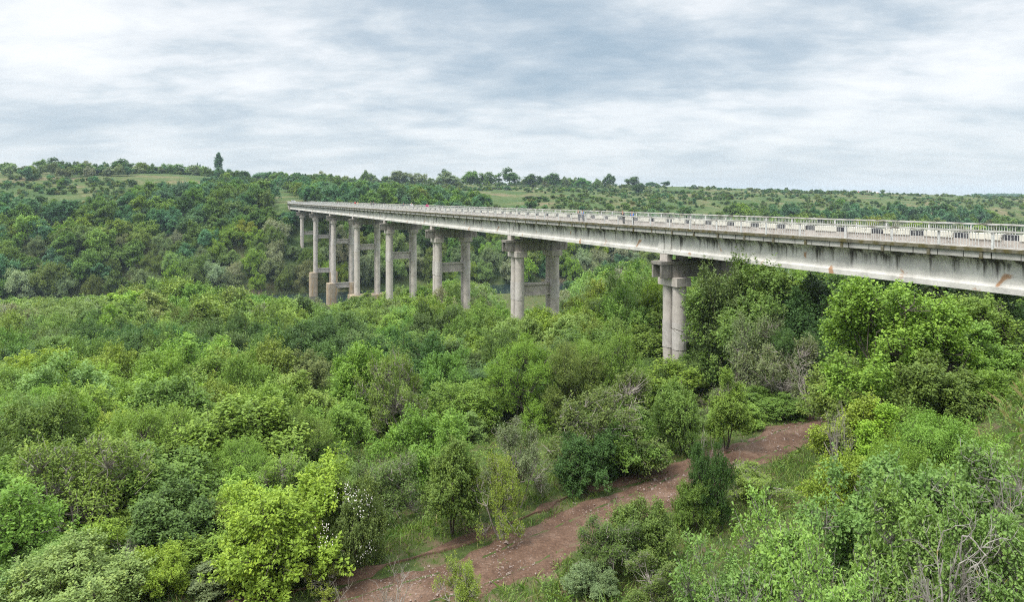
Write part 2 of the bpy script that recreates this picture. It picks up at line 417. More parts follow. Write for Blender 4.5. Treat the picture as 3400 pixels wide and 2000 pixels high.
# deck
mb = MB()
mb.box(ls(SBEG), ls(SEND), lo(48.35), lo(39.65), lz(-3.38), lz(-3.0))
link('deck_slab', mb.mesh('deck_slab', FASC), bridge)
mb = MB(); mb.box(ls(SBEG), ls(SEND), lo(46.95), lo(41.05), lz(-2.998), lz(-2.93))
link('roadway', mb.mesh('roadway', ASPH), bridge)
for (o0, o1) in ((39.72, 40.6), (47.4, 48.28)):
    mb = MB(); mb.box(ls(SBEG), ls(SEND), lo(o1), lo(o0), lz(-2.997), lz(-2.84))
    link('sidewalk', mb.mesh('sidewalk', GREY), bridge)
# edge beams: mossy coping, fascia panels, brackets below the posts
POSTS = np.arange(SBEG + .5, SEND, 2.95)
for side in (-1, 1):
    e = lambda d: O0 + side * d                     # d metres from the centre line
    mb = MB()
    def sbox(s0, s1, d0, d1, z0, z1, mat):
        a, b = lo(e(d0)), lo(e(d1)); mb.box(ls(s0), ls(s1), min(a, b), max(a, b), lz(z0), lz(z1), mat)
    s = SBEG; kk = 0
    while s < SEND:
        w = min(1.475, SEND - s); j = rng.normal(0, .012)
        sbox(s, s + w - .004, 4.25, 4.64 + j, -2.995 + 0 * j, -2.80 + j * .6, 1)
        sbox(s + .03, s + w - .03, 4.36, 4.52 + j, -3.36, -2.9965, 0)
        s += w; kk += 1
    for p in POSTS: sbox(p - .09, p + .09, 4.525, 4.60, -3.40, -2.9975, 1)
    link('edge_beam', mb.mesh('edge_beam', [FASC, MOSS]), bridge)

# girders, one mesh per span and row
def girder_mesh(L_, outer):
    y = lambda d: d
    prof = [(-.42, -3.385), (-.30, -3.46), (-.16, -3.62), (-.10, -3.78), (-.10, -4.74), (-.13, -4.84), (-.24, -4.96), (-.26, -5.27),
            (.26, -5.27), (.24, -4.96), (.13, -4.84), (.10, -4.74), (.10, -3.78), (.16, -3.62), (.30, -3.46), (.42, -3.385)]
    b = MB()
    prof = [(q, lz(z)) for q, z in prof]
    b.prism(prof[::-1], .035, L_ - .035)
    for x in (.05, L_ - .95):                       # thickened ends
        b.prism([(q * 1.0, z) for q, z in [(-.205, lz(-3.60)), (-.205, lz(-4.962)), (.205, lz(-4.962)), (.205, lz(-3.60))]][::-1], x, x + .9)
    return b.mesh('girder', WEB)
spans = [SBEG] + SK + [SEND - 4.5]
for i in range(len(spans) - 1):
    for q in (-3.72, -1.86, 0, 1.86, 3.72):
        gm = girder_mesh(spans[i + 1] - spans[i], abs(q) > 3)
        link('girder', gm, bridge, (ls(spans[i]), -q, 0))
    mb = MB(); mb.box(-.1, .1, -3.55, 3.55, lz(-4.9), lz(-3.384)); dm = mb.mesh('diaphragm', GREY)
    for f in (.02, .25, .5, .75, .98):              # cross diaphragms between the girders
        link('diaphragm', dm, bridge, (ls(spans[i]) + (spans[i + 1] - spans[i]) * f, 0, 0))

# piers
def smooth_col(b, s, o, r, z0, z1, mat=0, k=28):
    an = np.arange(k) * 2 * math.pi / k
    n0 = b.n
    zs = np.linspace(z1, z0, 2)
    V = [(ls(s) + r * math.cos(t), lo(o) + r * math.sin(t), lz(z)) for z in zs for t in an]
    b.add(V, [(j, k + j, k + (j + 1) % k, (j + 1) % k) for j in range(k)], mat)
BEAM = {1: (-12.0, -13.7), 2: (-12.05, -13.75), 3: (-12.1, -13.8), 4: (-12.5, -14.1), 5: (-12.8, -14.3), 6: (-13.2, -14.6), 7: (-13.5, -14.8), 8: (-13.7, -15.1)}
for k, s in enumerate(SK):
    pier = empty('pier', (ls(s), 0, 0), 0, bridge)
    pl = lambda s_: s_ - s                          # pier-local
    z_base = min(hz(*bpt(s, 41, 0)[:2]), hz(*bpt(s, 47, 0)[:2])) - 1.
    def sub(name, mb, mat, smooth=False): return link(name, mb.mesh(name, mat, smooth=smooth), pier)
    # cap: a hollow channel open at its ends
    mb = MB()
    mb.box(-.80, .80, lo(48.85), lo(39.15), lz(-6.25), lz(-5.95))
    mb.box(-.72, -.50, lo(48.80), lo(39.20), lz(-7.49), lz(-6.2525))
    mb.box(.50, .72, lo(48.80), lo(39.20), lz(-7.49), lz(-6.2525))
    mb.box(-.498, .498, lo(48.1), lo(39.9), lz(-7.46), lz(-6.2525))
    sub('pier_cap', mb, CAPM)
    for oc in (41.25, 46.75):
        mb = MB(); mb.box(-1.42, 1.42, lo(oc + .82), lo(oc - .82), lz(-8.28), lz(-7.4925))
        cap = sub('capital', mb, GREY)
        for ds in (-.70, .70):
            z0 = z_base
            if k == 5: z0 = -26.4
            mb = MB(); b = mb
            kk = 28; an = np.arange(kk) * 2 * math.pi / kk
            zs = np.concatenate([[-8.2825], np.arange(-10, z0, -2.2), [z0]])
            rr = .63 + rng.normal(0, .006, len(zs))
            V = [(ds + r_ * math.cos(t), lo(oc) + r_ * math.sin(t), lz(z)) for z, r_ in zip(zs, rr) for t in an]
            b.add(V, [(i * kk + j, (i + 1) * kk + j, (i + 1) * kk + (j + 1) % kk, i * kk + (j + 1) % kk) for i in range(len(zs) - 1) for j in range(kk)])
            sub('column', mb, GREY, True)
        # rough concrete collar where the cross beam is tied in
        if k in BEAM:
            zt, zb = BEAM[k]
            mb = MB()
            for ds in (-.70, .70):
                V = []; zz = np.linspace(zt + .35, zb - .45, 9)
                for z in zz:
                    for t in an:
                        r_ = .645 + .035 * rng.random()
                        V.append((ds + r_ * math.cos(t), lo(oc) + r_ * math.sin(t), lz(z)))
                mb.add(V, [(i * kk + j, (i + 1) * kk + j, (i + 1) * kk + (j + 1) % kk, i * kk + (j + 1) % kk) for i in range(8) for j in range(kk)])
            sub('collar', mb, COLLAR)
        if k in (6, 7):                             # stout footing shafts standing in the river
            mb = MB()
            prof = [(1.66 * math.copysign(abs(math.cos(t)) ** .6, math.cos(t)), .95 * math.copysign(abs(math.sin(t)) ** .6, math.sin(t))) for t in np.arange(24) * math.pi / 12]
            zz = [-26.95, -28.6, -28.62, -31.2, -31.22, -37.5]
            oq = oc + (-.75 if oc < 44 else .75)        # they reach outwards from under the columns
            V = [(x * (1 + .006 * (i % 2)), lo(oq) + y * 1.5 * (1 + .006 * (i % 2)), lz(z)) for i, z in enumerate(zz) for x, y in prof]
            mb.add(V, [(i * 24 + j, (i + 1) * 24 + j, (i + 1) * 24 + (j + 1) % 24, i * 24 + (j + 1) % 24) for i in range(len(zz) - 1) for j in range(24)])
            mb.f.append(np.array([list(range(23, -1, -1))])); mb.m.append(np.array([0], np.int32)); mb.a.append(np.array([.5])); mb.c.append(np.ones((1, 3)))
            sub('footing_shaft', mb, PEDM)
    if k == 5:
        mb = MB(); mb.box(-2.0, 2.0, lo(48.9), lo(39.1), lz(-37), lz(-26.4)); sub('footing', mb, PEDM)
    beams = [BEAM[k]] if k in BEAM else []
    if k == 7: beams.append((-25.5, -27.1))
    if k == 6: beams.append((-26.9, -28.5))
    for zt, zb in beams:
        mb = MB()
        a, b_ = lo(46.45), lo(41.55)
        mb.box(-.42, .42, a, b_, lz(zt - .26), lz(zt)); mb.box(-.42, .42, a, b_, lz(zb), lz(zb + .26))
        mb.box(-.24, .24, a, b_, lz(zb + .2625), lz(zt - .2625))
        sub('cross_beam', mb, GREY)
    for q in (-3.72, -1.86, 0, 1.86, 3.72):         # bearing plinths
        mb = MB()
        mb.box(-.55, .55, -q - .28, -q + .28, lz(-5.9475), lz(-5.34)); mb.box(-.45, .45, -q - .2, -q + .2, lz(-5.3375), lz(-5.2725))
        sub('bearing_plinth', mb, GREY)
# abutments
for s0, s1 in ((SBEG - 3, SBEG + .02), (SEND - 4.48, SEND)):
    mb = MB(); mb.box(ls(s0), ls(s1), lo(48.3), lo(39.7), lz(-12), lz(-3.385)); link('abutment', mb.mesh('abutment', GREY), bridge)

# parapet kerbs with white painted blocks
for side in (-1, 1):
    e = lambda d: lo(O0 + side * d)
    mb = MB()
    def pb(s0, s1, d0, d1, z0, z1, mat):
        a, b = e(d0), e(d1); mb.box(ls(s0), ls(s1), min(a, b), max(a, b), lz(z0), lz(z1), mat)
    pb(SBEG, SEND, 3.02, 3.36, -2.9975, -2.40, 0)
    if side == -1: pb(SBEG + .01, SEND - .01, 3.06, 3.30, -2.3975, -2.09, 1)
    link('parapet', mb.mesh('parapet', [KERB, DARKP]), bridge)
    if side == 1: continue
    bm_ = MB(); bm_.box(-.875, .875, -.22, .22, -.17, .17)
    blk = bm_.mesh('painted_block', WHITEB)
    ss = np.arange(18.0, SEND - 1, 2.66)
    rest = MB()
    for i, s in enumerate(ss):
        a = e(3.21)
        if i < 100:
            o = link('painted_block', blk, bridge, (ls(s), a, lz(-2.225) + rng.normal(0, .008)))
            o.rotation_euler = (0, rng.normal(0, .004), rng.normal(0, .006))
        else: rest.box(ls(s) - .875, ls(s) + .875, a - .22, a + .22, lz(-2.395), lz(-2.055))
    if rest.n: tag(link('painted_block_row', rest.mesh('painted_block_row', WHITEB), bridge), kind='stuff')

# railings
for side in (-1, 1):
    rail = empty('railing', (0, lo(O0 + side * 4.5), 0), 0, bridge)
    pm = MB(); pm.box(-.045, .045, -.04, .04, lz(-2.795), lz(-1.93)); pmesh = pm.mesh('post', RAILM)
    bm_ = MB()
    nb = 17
    for i in range(1, nb + 1):
        x = 2.95 * i / (nb + 1)
        bm_.box(x - .011, x + .011, -.011, .011, lz(-2.70), lz(-1.94))
    bm_.box(.05, 2.90, -.016, .016, lz(-2.735), lz(-2.7025))
    bmesh_ = bm_.mesh('baluster_panel', RAILM)
    rest = MB()
    vis = [p for p in POSTS if p > 15]
    for i, p in enumerate(POSTS):
        if p <= 15:
            rest.box(ls(p) - .045, ls(p) + .045, -.04, .04, lz(-2.795), lz(-1.93)); continue
        if (i - (len(POSTS) - len(vis))) >= 99:
            rest.box(ls(p) - .045, ls(p) + .045, -.04, .04, lz(-2.795), lz(-1.93)); continue
        o = link('post', pmesh, rail, (ls(p), 0, 0)); o.rotation_euler = (rng.normal(0, .012), rng.normal(0, .012), 0)
        if p + 2.95 < SEND:
            o = link('baluster_panel', bmesh_, rail, (ls(p), 0, rng.normal(0, .01)))
    if rest.n: tag(link('far_posts', rest.mesh('far_posts', RAILM), rail), kind='stuff')
    # handrails: one length per few bays, not quite in line with one another
    s = 13.; 
    while s < SEND - .5:
        w = min(float(rng.choice([11.8, 14.75, 17.7, 23.6])), SEND - .3 - s)
        dz = rng.normal(0, .022)
        hb = MB(); hb.box(.0, w - .03, -.075, .075, -.055, .05)
        o = link('handrail', hb.mesh('handrail', HANDM), rail, (ls(s), 0, lz(-1.873) + dz)); o.rotation_euler = (0, rng.normal(0, .0012), rng.normal(0, .002))
        s += w
    hb = MB(); hb.box(ls(SBEG + .2), ls(12.97), -.075, .075, lz(-1.928), lz(-1.823)); link('handrail', hb.mesh('handrail', HANDM), rail)

SKY = 0.95; HAZE = 0.00016; EXPO = 1.14; SKYV = .575; ZEN = 3.2
# ------------------------------------------------------------------ vegetation: generators
LEAFGAIN = 1.2
def rdir(n, g):
    v = g.normal(size=(n, 3)); return nz(v)
OAK = [(0, 0), (.16, .07), (.27, .30), (.38, .17), (.52, .42), (.64, .24), (.80, .40), (.94, .20), (1, 0)]
def leaves(mb, P, U, Nn, Ln, W, var, shape='leaf', mat=0, col=None):
    n = len(P); V = np.cross(Nn, U)
    Ln = np.broadcast_to(Ln, (n,)); W = np.broadcast_to(W, (n,))
    if shape == 'leaf':
        up = Nn * (W * .16)[:, None]
        q = np.stack([P, P + U * (Ln * .5)[:, None] + V * (W * .5)[:, None] + up, P + U * Ln[:, None] - Nn * (Ln * .10)[:, None],
                      P + U * (Ln * .5)[:, None] - V * (W * .5)[:, None] + up], 1)
        mb.add(q.reshape(-1, 3), (np.arange(n) * 4)[:, None] + np.arange(4)[None], mat, var, col)
    else:
        up = OAK; k = len(up)
        pts = [(u, v) for u, v in up] + [(u, -v) for u, v in up[-2:0:-1]]
        m = len(pts)
        q = np.stack([P + U * (Ln * u)[:, None] + V * (W * v)[:, None] + Nn * (Ln * (abs(v) * .25 - u * u * .12))[:, None] for u, v in pts], 1)
        mb.add(q.reshape(-1, 3), (np.arange(n) * m)[:, None] + np.arange(m)[None], mat, var, col)

def crown_points(g, R, zc, nl, lobe, low=-.55):
    """lobes of an uneven crown"""
    C = [g.normal(0, .08, 3)]; Q = [.42]
    for _ in range(nl):
        d = rdir(1, g)[0]
        if d[2] < low: d[2] *= -.5
        d = d / np.linalg.norm(d)
        q = g.uniform(*lobe)
        C.append(d * g.uniform(.45, 1.06 - q * .8)); Q.append(q)
    return np.array(C), np.array(Q)

def make_tree(seed, H=6., W=6., base=.18, nl=9, lobe=(.26, .44), shoots=900, per=34, ll=.11, lw=.055, sl=.62, sr=.24, up=.6, droop=.15, stems=3, twig=.3, shape='leaf', single=False, trunk_r=.07, name='tree', bark=None, flat=1.0, thin=0.0, barerate=0, leafmat=None):
    """crown of leafy shoots on an uneven set of lobes + stems and limbs. H, W in metres."""
    g = np.random.default_rng(seed)
    zb = H * base; rz = (H - zb) / 2 * 1.0; zc = zb + rz
    R = np.array([W / 2, W / 2, rz])
    C, Q = crown_points(g, R, zc, nl, lobe)
    # shoots on lobe surfaces
    k = shoots * 3
    li = g.choice(len(C), k, p=Q ** 2 / (Q ** 2).sum())
    d = rdir(k, g); d[:, 2] = np.where(d[:, 2] < -.35, -d[:, 2], d[:, 2])
    p = C[li] + d * (Q[li] * g.uniform(.62, 1.08, k))[:, None]
    p = p * (1 + .34 * (value_noise(p[:, 0] * 3.1 + 40, p[:, 1] * 3.1 + p[:, 2] * 2.7 + 40, seed + 5) - .5))[:, None]
    dist = np.linalg.norm(p[:, None] - C[None], axis=2) / Q[None]
    dist[np.arange(k), li] = 9
    ok = (dist.min(1) > .80) | (g.random(k) < .10)
    ok &= (zc + p[:, 2] * rz > .02 * H)
    if thin: ok &= value_noise(p[:, 0] * 2.2 + 50, p[:, 1] * 2.2 + p[:, 2] * 2.1 + 50, seed) > thin
    p = p[ok][:shoots]; d = d[ok][:shoots]; li = li[ok][:shoots]; n = len(p)
    outw = nz(p * np.array([1, 1, .6]))
    ax = nz(outw * .55 + d * .35 + np.array([0, 0, up]) + g.normal(0, .28, (n, 3)))
    O = p * R * np.array([1, 1, flat]) + np.array([0, 0, zc])
    Ls = sl * g.uniform(.6, 1.35, n)
    lead = g.random(n) < .13
    Ls = np.where(lead, Ls * 1.75, Ls); srn = np.where(lead, sr * .75, sr)
    ax = np.where(lead[:, None], nz(ax + np.array([0, 0, .7])), ax)
    vs = g.random(n)
    young = g.random(n) < .22
    # leaves along every shoot
    m = per
    t = g.random((n, m)) ** .75
    rad = rdir(n * m, g).reshape(n, m, 3)
    rad = nz(rad - (rad * ax[:, None]).sum(2, keepdims=True) * ax[:, None] * .8)
    P = O[:, None] + ax[:, None] * ((t - .35) * Ls[:, None])[..., None] + rad * (srn[:, None] * np.sqrt(g.random((n, m))) * (1.08 - .75 * t))[..., None]
    U = nz(rad * .9 + ax[:, None] * .45 + np.array([0, 0, -droop]) + g.normal(0, .25, (n, m, 3)))
    Nn = np.array([0, 0, 1.0]) + rad * .25 + ax[:, None] * .35 + g.normal(0, .42, (n, m, 3))
    Nn = nz(Nn - (Nn * U).sum(2, keepdims=True) * U)
    sc_ = g.uniform(.7, 1.25, (n, m))
    var = np.clip(.40 * vs[:, None] + .30 * g.random((n, m)) + .30 * t * young[:, None] + .08, 0, 1)
    fx = (W / 2) / np.percentile(np.hypot(P[..., 0], P[..., 1]), 97.5); fz = H * .97 / np.percentile(P[..., 2], 99.3)
    for q in (P, O): q *= np.array([fx, fx, fz])
    R = R * np.array([fx, fx, fz]); zc *= fz; zb *= fz; rz *= fz
    keep = P[..., 2] > .05
    mb = MB()
    leaves(mb, P[keep], U[keep], Nn[keep], (ll * sc_)[keep], (lw * sc_)[keep], var[keep], shape)
    # stems and limbs
    tb = mb if single else MB()
    tm = 1 if single else 0
    roots = []
    for s in range(stems):
        an = s * 2 * math.pi / stems + g.uniform(0, 1.5)
        b = np.array([math.cos(an), math.sin(an), 0]) * (.0 if stems == 1 else .05 * W * .5)
        lean = np.array([math.cos(an), math.sin(an), 0]) * (.04 if stems == 1 else .14) * W
        zt_ = max(zb, .06 * H); top = np.array([0, 0, zt_ + (H - zt_) * .42]) + lean * 1.2
        P_ = np.array([b + np.array([0, 0, -.5]), b, b * .6 + lean * .35 + np.array([0, 0, zt_ + .08 * H]), top])
        P_[2] += g.normal(0, .03 * W, 3) * np.array([1, 1, .2])
        r0 = trunk_r * H / 6
        tb.tube(P_, [r0 * 1.25, r0, r0 * .8, r0 * .55], 6, tm)
        roots.append((P_[2], P_[3], r0 * .6))
    lobes = C * R * np.array([1, 1, flat]) + np.array([0, 0, zc])
    for j, c in enumerate(lobes):
        s = roots[int(np.argmin([np.linalg.norm(r[1] - c) for r in roots]))]
        a = s[0] * .35 + s[1] * .65 if j % 2 else s[1]
        midp = (a + c) / 2 + g.normal(0, .05 * W, 3)
        tb.tube([a, midp, c], [s[2], s[2] * .6, s[2] * .3], 5, tm)
    pick = np.nonzero(g.random(n) < twig)[0]
    for j in pick:
        c = lobes[li[j]]
        e = O[j] + ax[j] * Ls[j] * .5
        mid = (c + e) / 2 + g.normal(0, .04 * W, 3)
        tb.tube([c, mid, e], [.022 * H / 6 + .004, .013 * H / 6 + .003, .005], 3, tm, cap=False)
    if single:
        return mb.mesh(name, [leafmat or LEAF, bark or BARK], var=True)
    return mb.mesh(name + '_crown', leafmat or LEAF, var=True), tb.mesh(name + '_trunk', bark or BARK)

def make_bare(seed, H=3., spread=.5, r0=.05, depth=5, mat=None, stems=3, kids=3, name='bare', wig=.2, up=.25):
    """leafless shrub or tree: repeated forking"""
    g = np.random.default_rng(seed); mb = MB()
    def grow(p, d, l, r, dep):
        k = 4; P = [p]; q = p.copy(); dd = d.copy()
        for _ in range(k):
            dd = nz(dd + g.normal(0, wig, 3) + np.array([0, 0, up * .15])); q = q + dd * l / k; P.append(q)
        mb.tube(P, np.linspace(r, r * .6, k + 1), 5 if dep > 2 else 3, 0, cap=False)
        if dep <= 0: return
        for c in range(kids if dep > 1 else kids + 1):
            f = g.integers(1, k + 1); nd = nz(dd + rdir(1, g)[0] * spread * 1.5 + np.array([0, 0, up]))
            grow(P[f], nd, l * g.uniform(.55, .8), max(r * .55, .004), dep - 1)
    for s in range(stems):
        an = s * 6.283 / stems + g.random()
        grow(np.array([0, 0, -.2]), nz(np.array([math.cos(an) * spread, math.sin(an) * spread, 1.])), H * .42, r0, depth)
    return mb.mesh(name, mat or PALEBARK)

HUE = {k: tuple(v * LEAFGAIN for v in c) for k, c in {                                             # leaf colours; dark bluish green, for distant plants, has haze tinted in
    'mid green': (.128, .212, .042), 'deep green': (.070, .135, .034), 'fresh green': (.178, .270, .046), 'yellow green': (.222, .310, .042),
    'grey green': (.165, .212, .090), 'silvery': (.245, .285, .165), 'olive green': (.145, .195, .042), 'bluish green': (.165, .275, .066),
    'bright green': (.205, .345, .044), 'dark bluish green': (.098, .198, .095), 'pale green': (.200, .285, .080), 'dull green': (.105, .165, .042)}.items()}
def jit(c, a=.12):
    k = 1 + rng.normal(0, a * .6)
    return tuple(float(np.clip(v * k * (1 + rng.normal(0, a * .5)), .01, .6)) for v in c)

print('generating plants')
# near shrubs and trees: leaves about 10 cm
NEAR = {}
for i in range(5): NEAR['shrub%d' % i] = make_tree(100 + i, 4.2, 5.2, -.42, 22, (.16, .32), 900, 32, .125, .074, .62, .19, .6, stems=5, name='shrub', twig=.25)
for i in range(4): NEAR['upright%d' % i] = make_tree(120 + i, 5.2, 3.8, -.22, 20, (.15, .30), 800, 32, .13, .077, .78, .18, 1.1, stems=3, name='upright', twig=.25)
for i in range(4): NEAR['feathery%d' % i] = make_tree(130 + i, 5.2, 5.4, -.30, 22, (.16, .32), 850, 52, .09, .036, .70, .23, .4, droop=.3, stems=3, name='feathery', twig=.25)
for i in range(3): NEAR['thin%d' % i] = make_tree(140 + i, 4.4, 4.8, -.25, 26, (.13, .26), 640, 26, .10, .06, .6, .22, .7, stems=5, twig=.95, thin=.38, name='thin', bark=PALEBARK)
NEAR['maple'] = make_tree(151, 7.6, 5.6, -.12, 34, (.11, .24), 1300, 36, .125, .095, .78, .25, .9, stems=3, twig=.35, name='maple', trunk_r=.05, thin=.25)
for i in range(3): NEAR['oak%d' % i] = make_tree(161 + i, 3.6, 4.2, -.35, 30, (.13, .26), 760, 22, .115, .078, .42, .18, .6, stems=4, twig=.7, shape='oak', name='oak', bark=LICHEN, trunk_r=.05, thin=.25)
NEAR['sumac'] = make_tree(171, 3.2, 3.6, -.2, 16, (.16, .30), 460, 60, .10, .028, .6, .28, .5, droop=.5, stems=3, name='sumac')
# trees of the middle distance: leaves about 18 cm
MID = [make_tree(200 + i, 6.5, 6.6, -.32, 24, (.15, .31), 620, 36, .17, .10, 1.05, .27, .7, stems=2, twig=.1, name='mid') for i in range(6)]
MID += [make_tree(210 + i, 7.2, 5.4, -.18, 22, (.14, .28), 600, 36, .17, .10, 1.2, .25, 1.1, stems=1, twig=.1, name='mid_upright') for i in range(3)]
TALL = [make_tree(220 + i, 11., 8.0, -.10, 40, (.11, .24), 1300, 32, .18, .11, 1.05, .32, .5, stems=1, twig=.2, name='tall', trunk_r=.09) for i in range(3)]
# trees far away: one mesh each
FARM = [make_tree(300 + i, 7.5, 7.0, -.35, 26, (.13, .28), 520, 18, .34, .20, 1.2, .36, .6, stems=1, twig=0, single=True, name='far') for i in range(6)]
FARM += [make_tree(310 + i, 9., 6.0, -.2, 24, (.12, .26), 520, 18, .33, .20, 1.3, .34, 1.0, stems=1, twig=0, single=True, name='far_upright') for i in range(2)]
WILL = [make_tree(320 + i, 9., 9.0, -.35, 30, (.12, .26), 860, 18, .34, .13, .9, .40, .3, droop=.5, stems=1, twig=0, single=True, name='willow') for i in range(3)]
HTREE = [make_tree(330 + i, 8., 7.0, -.25, 18, (.14, .32), 260, 14, .56, .34, 1.1, .5, .6, stems=1, twig=0, single=True, name='hill', trunk_r=.08, thin=.2) for i in range(5)]
HSHR = [make_tree(340 + i, 2.6, 3.6, -.6, 9, (.2, .42), 90, 11, .42, .28, .55, .3, .5, stems=1, twig=0, single=True, name='scrub') for i in range(4)]
POP = make_tree(350, 19., 5.2, -.02, 30, (.12, .26), 520, 16, .55, .33, 1.5, .5, 1.8, stems=1, twig=0, single=True, name='poplar')
BARE = [make_bare(400 + i, 3.6, .45, .045, 4, PALEBARK, 3, 3) for i in range(3)]
TANGLE = [make_bare(410 + i, 4.4, .8, .035, 4, BROWNTWIG, 5, 3, wig=.3, up=.1) for i in range(3)]
DEADB = [make_bare(420 + i, 3.2, .6, .045, 4, LICHEN, 5, 3, wig=.3) for i in range(2)]

# ------------------------------------------------------------------ placing
def put(kind, name, x, y, H=None, W=None, hue=None, label=None, cat='tree', group=None, z=None, sz=1.0, rz=None, tilt=.05, native=(4.2, 5.2), jitter=.12):
    """kind: (crown, trunk) meshes or one mesh"""
    sh = (H or native[0]) / native[0]; sw = (W or native[1]) / native[1]
    z0 = hz(x, y) if z is None else z
    c = jit(HUE[hue], jitter) if isinstance(hue, str) else hue
    rot = (rng.normal(0, tilt), rng.normal(0, tilt), rng.random() * 6.283 if rz is None else rz)
    if isinstance(kind, tuple):
        o = bpy.data.objects.new(name, None); COL.objects.link(o); o.empty_display_size = .3
        o.location = (x, y, z0 - .05); o.rotation_euler = rot; o.scale = (sw * rng.uniform(.9, 1.1), sw * rng.uniform(.9, 1.1), sh)
        cr = link('crown', kind[0], o); tr = link('trunk', kind[1], o)
        if c: cr.color = (*c, 1)
    else:
        o = link(name, kind); o.location = (x, y, z0 - .05); o.rotation_euler = rot; o.scale = (sw * rng.uniform(.9, 1.1), sw * rng.uniform(.9, 1.1), sh)
        if c: o.color = (*c, 1)
    tag(o, label, cat, group)
    return o
NAT = {'shrub': (4.2, 5.2), 'upright': (5.2, 3.8), 'feathery': (5.2, 5.4), 'thin': (4.4, 4.8), 'maple': (7.6, 5.6), 'oak': (3.6, 4.2), 'sumac': (3.2, 3.6)}
def nat(k): return NAT[k.rstrip('0123456789')]
TAKEN = []                                          # (x, y, radius) of what has been placed by hand
def at(kind, name, px, ytop, ybase, wpx, hue, label, cat='shrub', Y=None, meshes=None, native=None, rz=None, tilt=.05, take=.42):
    """a plant by where its foot, its top and its width stand in the photograph"""
    if Y is None: X, Y, z = ground_at(px, ybase)
    else: X = xw(px, Y); z = hz(X, Y)
    top = -(ytop - HY) / F * Y
    H = max(.5, top - z) / .97; W = wpx / F * Y
    TAKEN.append((X, Y, W * take))
    return put(meshes or NEAR[kind], name, X, Y, H, W, hue, label, cat, native=native or nat(kind), rz=rz, tilt=tilt)
# ------------------------------------------------------------------ people, cattle, the car and the farm
def skin(name, nodes, edges, mat, parent=None, sub=1):
    """one continuous surface grown round a jointed skeleton: nodes {key: ((x, y, z), (rx, ry))}"""
    keys = list(nodes); ix = {k: i for i, k in enumerate(keys)}
    me = bpy.data.meshes.new(name)
    me.from_pydata([nodes[k][0] for k in keys], [(ix[a], ix[b]) for a, b in edges], [])
    o = bpy.data.objects.new(name, me); COL.objects.link(o)
    m = o.modifiers.new('skin', 'SKIN'); m.use_smooth_shade = True
    lay = me.skin_vertices[0] if me.skin_vertices else None
    if lay is None:
        bpy.context.view_layer.update(); lay = me.skin_vertices[0]
    for k in keys: lay.data[ix[k]].radius = nodes[k][1]; lay.data[ix[k]].use_root = ix[k] == 0
    if sub: s = o.modifiers.new('sub', 'SUBSURF'); s.levels = sub; s.render_levels = sub
    bpy.context.view_layer.update()
    dg = bpy.context.evaluated_depsgraph_get()
    m2 = bpy.data.meshes.new_from_object(o.evaluated_get(dg)); m2.materials.clear(); m2.materials.append(mat)
    bpy.data.objects.remove(o); m2.name = name
    return link(name, m2, parent)
SKINM = plain('skin', (.46, .28, .20), .5)
